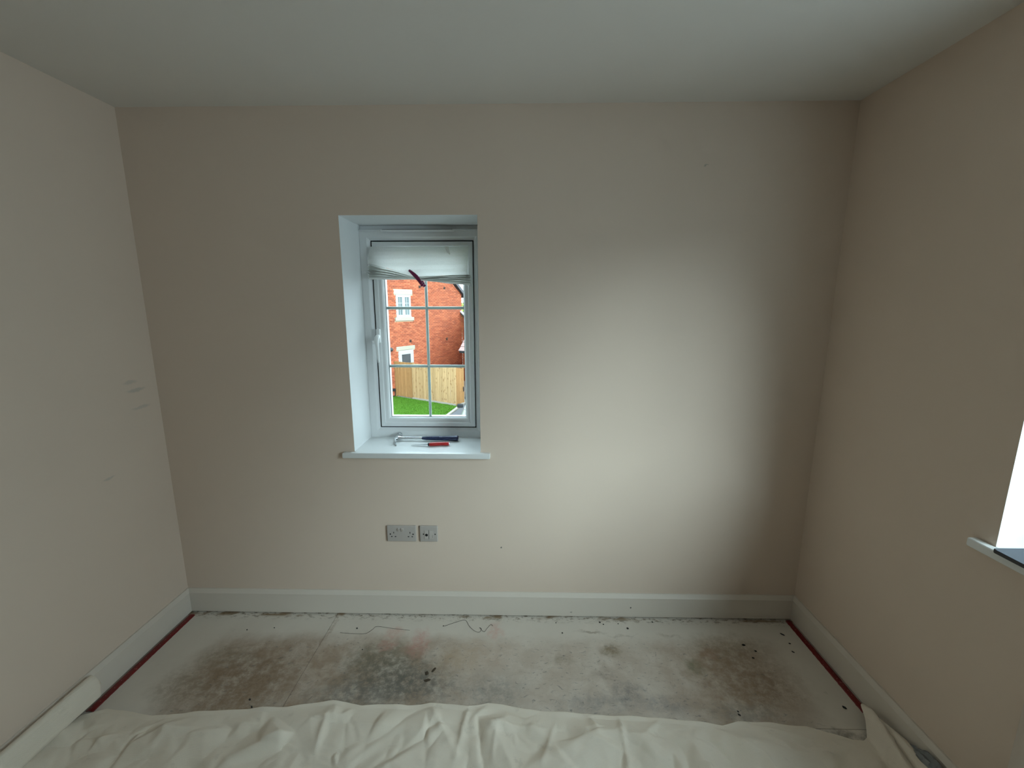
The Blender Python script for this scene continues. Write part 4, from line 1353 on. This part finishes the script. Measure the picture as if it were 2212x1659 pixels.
# --- fence and gate along E1
fence = empty('garden_fence', W(2.5, 0, GZ), 'pale new timber fence of upright boards closing the lawn', 'fence')
FT, FB = -1.10, GZ + 0.05
src = None
t = 1.20
k = 0
while t < 3.82:
    wdt = 0.108
    mb = MB()
    if src is None:
        # feather-edge board, thick on one side
        mb.rings([[W(t, -0.010, z), W(t + 0.094, -0.002, z), W(t + 0.094, 0.010, z), W(t, 0.012, z)] for z in (FB, FT)])
        src = mb.build('fence_board', M['fence'], fence)
        base_src = WL[src.name].copy(); t_src = t
    else:
        clone(src, base_src + E1 * (t - t_src) + E2 * random.uniform(-0.008, 0.004) + UP * random.uniform(-0.006, 0.006), fence)
    t += wdt; k += 1
for tp in (1.19, 2.52, 3.83):
    wbox(MB(), tp - 0.05, tp + 0.05, 0.015, 0.115, GZ - 0.1, FT + 0.03).build('fence_post', M['gate'], fence)
for z in (FB + 0.2, FB + 0.85, FT - 0.2):
    wbox(MB(), 1.2, 3.83, 0.014, 0.060, z - 0.04, z + 0.04).build('rail', M['gate'], fence)
wbox(MB(), 1.19, 3.86, -0.030, 0.02, GZ - 0.05, FB + 0.015).build('gravel_board', mk, fence)
# return side at the right end
for i in range(4):
    wbox(MB(), 3.875, 3.895, 0.02 + i * 0.112, 0.128 + i * 0.112, FB, FT - 0.02 - 0.02 * i).build('return_board', M['gate'], fence)
wbox(MB(), 3.84, 3.90, 0.46, 0.54, GZ - .05, FT - 0.03).build('fence_post', M['gate'], fence)
mb = MB(); mb.tube([W(3.905, 0.47, -2.02), W(3.93, 0.47, -2.06), W(3.93, 0.47, -2.20), W(3.905, 0.47, -2.24)], 0.018, 8); mb.build('ring_latch', M['black'], fence)

gate = empty('garden_gate', W(0.62, 0, GZ), 'amber timber gate of narrow upright boards beside the house wall', 'gate')
src = None
for i in range(12):
    t = 0.085 + i * 0.0905
    if src is None:
        src = wbox(MB(), t, t + 0.084, -0.012, 0.012, FB - 0.02, FT + 0.02).build('gate_board', M['gate'], gate, bevel=0.004, seg=1)
        b0 = WL[src.name].copy()
    else:
        clone(src, b0 + E1 * (i * 0.0905) + UP * random.uniform(-.004, .004), gate)
for z in (FB + 0.18, -1.95, FT - 0.16):
    wbox(MB(), 0.085, 1.135, 0.012, 0.05, z - 0.05, z + 0.05).build('ledge', M['gate'], gate)
wbox(MB(), 0.024, 0.082, -0.02, 0.07, GZ - .05, FT + 0.02).build('gate_post', M['gate'], gate)

# --- garage with tiled roof at the right
gar = empty('brick_garage', W(4.8, 3.5, GZ), 'small brick garage with pink tiled roof right of the fence', 'garage')
GT0, GT1, GS0, GS1, GE = 3.33, 6.6, 1.32, 6.3, -0.42
gp = math.tan(math.radians(48))
mb = MB()
mid = (GS0 + GS1) / 2
mb.rings([[W(t, GS0 + .012, GZ - .1), W(t, GS1, GZ - .1), W(t, GS1, GE), W(t, mid, GE + gp * (mid - GS0) - 0.1), W(t, GS0 + .012, GE)] for t in (GT0, GT1)])
mb.build('garage_core', M['mortar'], gar)
gc = brick_cells(GT0, GT1, GZ + 0.10, GE - 0.02, [])
gv = [c for c in gc if c[0] < 4.35 and c[1] - c[0] > 0.09]
gv.sort(key=lambda c: c[0])
brick_wall(gar, gc, 't', GS0, -1, gv[:150])
gable = brick_cells(GS0 + 0.03, GS1, GZ + 0.10, GE + gp * (mid - GS0), [], lambda q, z: z < GE - 0.12 + gp * min(q - GS0, GS1 - q))
brick_wall(gar, gable, 's', GT1 + 0.008, 1, [])
brick_wall(gar, gable, 's', GT0 - 0.008, -1, [])
wbox(MB(), GT0 - 0.01, GT1, GS0 - 0.02, GS0 + 0.02, GZ - 0.05, GZ + 0.10).build('plinth', M['black'], gar)
# roof tiles in courses
ga = math.radians(48)
rdir = E2 * math.cos(ga) + UP * math.sin(ga)
rn = -E2 * math.sin(ga) + UP * math.cos(ga)
e0 = W(3.16, GS0 - 0.20, GE - 0.06)
run = (mid - (GS0 - 0.20)) / math.cos(ga)
mb = MB(); mb.rings([[e0 + E1 * a_ + rn * -0.03, e0 + E1 * a_ + rdir * run + rn * -0.03, e0 + E1 * a_ + rdir * run, e0 + E1 * a_] for a_ in (0.02, GT1 - 3.0)])
mb.build('roof_deck', M['slate'], gar)
r2 = -E2 * math.cos(ga) + UP * math.sin(ga)
n2 = E2 * math.sin(ga) + UP * math.cos(ga)
b2 = W(3.16, GS1 + 0.20, GE - 0.06)
mb = MB(); mb.rings([[b2 + E1 * a_ - n2 * 0.03, b2 + E1 * a_ + r2 * run - n2 * 0.03, b2 + E1 * a_ + r2 * run + n2 * 0.03, b2 + E1 * a_ + n2 * 0.03] for a_ in (0.02, GT1 - 3.0)])
mb.build('rear_slope', M['tile'], gar)
src = None
gauge, tw = 0.255, 0.30
for r in range(int(run / gauge)):
    for cI in range(12):
        o_ = e0 + E1 * (cI * tw + 0.0) + rdir * (r * gauge - 0.03)
        if src is None:
            mb = MB()
            mb.rings([[q + rn * 0.035, q + rdir * 0.30 + rn * 0.008, q + rdir * 0.30 - rn * 0.008, q + rn * 0.012] for q in (o_ + E1 * 0.004, o_ + E1 * (tw - 0.004))])
            src = mb.build('roof_tile', M['tile'], gar)
            o0, w0 = o_.copy(), WL[src.name].copy()
        else:
            clone(src, w0 + (o_ - o0), gar)
wbox(MB(), 3.22, GT1 + .1, GS0 - 0.26, GS0 - 0.14, GE - 0.17, GE - 0.07).build('gutter', M['black'], gar, bevel=0.02)
wbox(MB(), GT0 + .18, GT1, GS0 - 0.15, GS0 - 0.01, GE - 0.25, GE - 0.12).build('fascia', M['ext_white'], gar)

# --- tree far behind
tree = empty('leafy_tree', (-1.9, 33.0, GZ), 'yellow green leafy tree far behind the houses', 'tree')
mb = MB(); mb.tube([(-1.9, 33, GZ), (-1.85, 33, -1.2), (-1.95, 33.1, 0.2), (-1.8, 33.0, 1.6)], [0.22, 0.17, 0.12, 0.05], 10)
for a in range(7):
    ang_ = a * 0.9
    mb.tube([(-1.92, 33.05, -0.6 + a * 0.2), (-1.92 + 0.8 * math.cos(ang_), 33 + 0.8 * math.sin(ang_), 0.1 + a * 0.25), (-1.92 + 1.5 * math.cos(ang_), 33 + 1.5 * math.sin(ang_), 0.6 + a * 0.22)], [0.06, 0.04, 0.012], 6)
mb.build('trunk', simple('bark', (0.16, 0.12, 0.08), 0.9), tree)
ml, nt, b = newmat('spring_leaves', (0.42, 0.52, 0.08), 0.6, spec=0.2)
g = nt.nodes.new('ShaderNodeNewGeometry')
nt.links.new(nmix(nt, g.outputs['Random Per Island'], (0.14, 0.20, 0.02), (0.34, 0.37, 0.08)), b.inputs['Base Color'])
n = 9000
u = rg.normal(size=(n, 3)); u /= np.linalg.norm(u, axis=1)[:, None]
rad_ = rg.uniform(0.35, 1, n) ** 0.5
cen = np.array([-1.9, 33.0, 0.55]) + u * rad_[:, None] * np.array([2.0, 2.0, 1.75])
a1 = rg.normal(size=(n, 3)); a1 /= np.linalg.norm(a1, axis=1)[:, None]
a2 = np.cross(a1, u); a2 /= np.linalg.norm(a2, axis=1)[:, None] + 1e-9
sz = rg.uniform(0.05, 0.11, n)[:, None]
V = np.stack([cen - a1 * sz, cen + a2 * sz * .55, cen + a1 * sz, cen - a2 * sz * .55], 1)
me = bpy.data.meshes.new('foliage')
me.from_pydata((V.reshape(-1, 3) - np.array((-1.9, 33.0, GZ))).tolist(), [], np.arange(n * 4).reshape(-1, 4).tolist())
me.materials.append(ml)
o = bpy.data.objects.new('foliage', me); put(o, (-1.9, 33.0, GZ), tree); o['kind'] = 'stuff'

# --- pale car on the drive, nose towards us
car = empty('parked_car', (0.62, 12.9, GZ), 'pale blue white car parked on the driveway beside the kerb', 'car')
mcar = simple('pale_blue_paint', (0.185, 0.225, 0.245), 0.25, var=0.02, coat=0.6)
mcg, nt, b = newmat('car_glass', (0.42, 0.55, 0.60), 0.05, spec=0.9)
nt.links.new(nmix(nt, nnoise(nt, npos(nt), 2, 2), (0.055, 0.08, 0.09), (0.09, 0.12, 0.135)), b.inputs['Base Color'])
CX, CY = 0.62, 10.75        # nose centre


def carring(y, hw, z0, z1, tum):
    """body section at distance y behind the nose"""
    pts = [(-hw * 0.96, z0), (-hw, z0 + 0.18), (-hw, lerp(z0, z1, 0.62)), (-hw * 0.97, lerp(z0, z1, 0.86)), (-hw * tum, z1), (-hw * tum * 0.5, z1 + 0.02), (0, z1 + 0.03),
           (hw * tum * 0.5, z1 + 0.02), (hw * tum, z1), (hw * 0.97, lerp(z0, z1, 0.86)), (hw, lerp(z0, z1, 0.62)), (hw, z0 + 0.18), (hw * 0.96, z0)]
    return [(CX + x, CY + y, GZ + z) for x, z in pts]


MB().rings([carring(0.0, 0.66, 0.32, 0.62, 0.8), carring(0.10, 0.78, 0.24, 0.72, 0.82), carring(0.35, 0.85, 0.20, 0.80, 0.84), carring(0.75, 0.88, 0.19, 0.87, 0.86), carring(1.30, 0.885, 0.19, 0.93, 0.88), carring(1.9, 0.89, 0.19, 0.95, 0.92), carring(2.9, 0.89, 0.19, 0.96, 0.92), carring(3.6, 0.87, 0.20, 0.95, 0.90), carring(3.95, 0.82, 0.26, 0.86, 0.88), carring(4.03, 0.74, 0.34, 0.74, 0.85)]).build('body', mcar, car, smooth=40)


def cab(y, hw, z): return [(CX - hw, CY + y, GZ + z), (CX + hw, CY + y, GZ + z)]


bl, br = cab(1.25, 0.76, 0.93); tl, tr = cab(2.00, 0.60, 1.43)
rl, rr_ = cab(3.20, 0.60, 1.44); el, er = cab(3.92, 0.72, 0.95)
mb = MB(); mb.rings([[tl, tr, (CX + .62, CY + 2.0, GZ + 1.39), (CX - .62, CY + 2.0, GZ + 1.39)], [(CX - .61, CY + 2.6, GZ + 1.475), (CX + .61, CY + 2.6, GZ + 1.475), (CX + .64, CY + 2.6, GZ + 1.42), (CX - .64, CY + 2.6, GZ + 1.42)], [rl, rr_, (CX + .62, CY + 3.2, GZ + 1.39), (CX - .62, CY + 3.2, GZ + 1.39)]])
mb.build('roof', mcar, car, smooth=50)


def gpane(pts, name):
    pts = [Vector(q) for q in pts]
    nrm = (pts[1] - pts[0]).cross(pts[2] - pts[0]).normalized() * 0.012
    mb = MB(); mb.rings([[q - nrm for q in pts], [q + nrm for q in pts]])
    return mb.build(name, mcg, car)


gpane([bl, br, tr, tl], 'windscreen')
gpane([el, er, rr_, rl], 'rear_window')
gpane([bl, tl, rl, el], 'side_window'); gpane([br, tr, rr_, er], 'side_window')
for s0, q0, q1 in ((1, bl, tl), (1, br, tr), (1, rl, el), (1, rr_, er)):
    mb = MB(); mb.tube([q0, q1], 0.035, 8); mb.build('pillar', mcar, car, smooth=True)
for sg in (-1, 1):
    mb = MB()
    c = Vector((CX + sg * 0.95, CY + 1.50, GZ + 1.00))
    mb.obox(c, ((1, 0, 0), (0, 1, 0), (0, 0, 1)), (0.10, 0.05, 0.065)).build('wing_mirror', M['black'], car, bevel=0.025, smooth=40)
    mb = MB()
    mb.obox((CX + sg * 0.66, CY + 0.16, GZ + 0.66), ((1, 0.35 * sg, 0), (-0.35 * sg, 1, 0.3), (0, -0.3, 1)), (0.15, 0.05, 0.06)).build('headlamp', M['ext_glass2'], car, bevel=0.02, smooth=40)
    for y in (0.80, 3.25):
        mb = MB(); x0 = CX + sg * 0.895
        mb.rings([[(x0 + dx, CY + y + r * math.cos(a), GZ + 0.31 + r * math.sin(a)) for a in [2 * math.pi * k / 24 for k in range(24)]] for dx, r in ((-0.10 * sg, 0.30), (0.0, 0.31), (0.012 * sg, 0.29))])
        wheel = mb.build('wheel', M['black'], car, smooth=40)
        mb = MB()
        mb.rings([[(x0 + dx, CY + y + r * math.cos(a), GZ + 0.31 + r * math.sin(a)) for a in [2 * math.pi * k / 20 for k in range(20)]] for dx, r in ((0.005 * sg, 0.20), (0.02 * sg, 0.18))])
        mb.build('wheel_trim', msteel, wheel, smooth=40)
MB().box((CX - 0.45, CY - 0.012, GZ + 0.36), (CX + 0.45, CY + 0.04, GZ + 0.52)).build('grille', M['black'], car, bevel=0.01)
MB().box((CX - 0.02, CY + 1.26, GZ + 0.955), (CX + 0.5, CY + 1.30, GZ + 0.975)).build('wiper', M['black'], car)
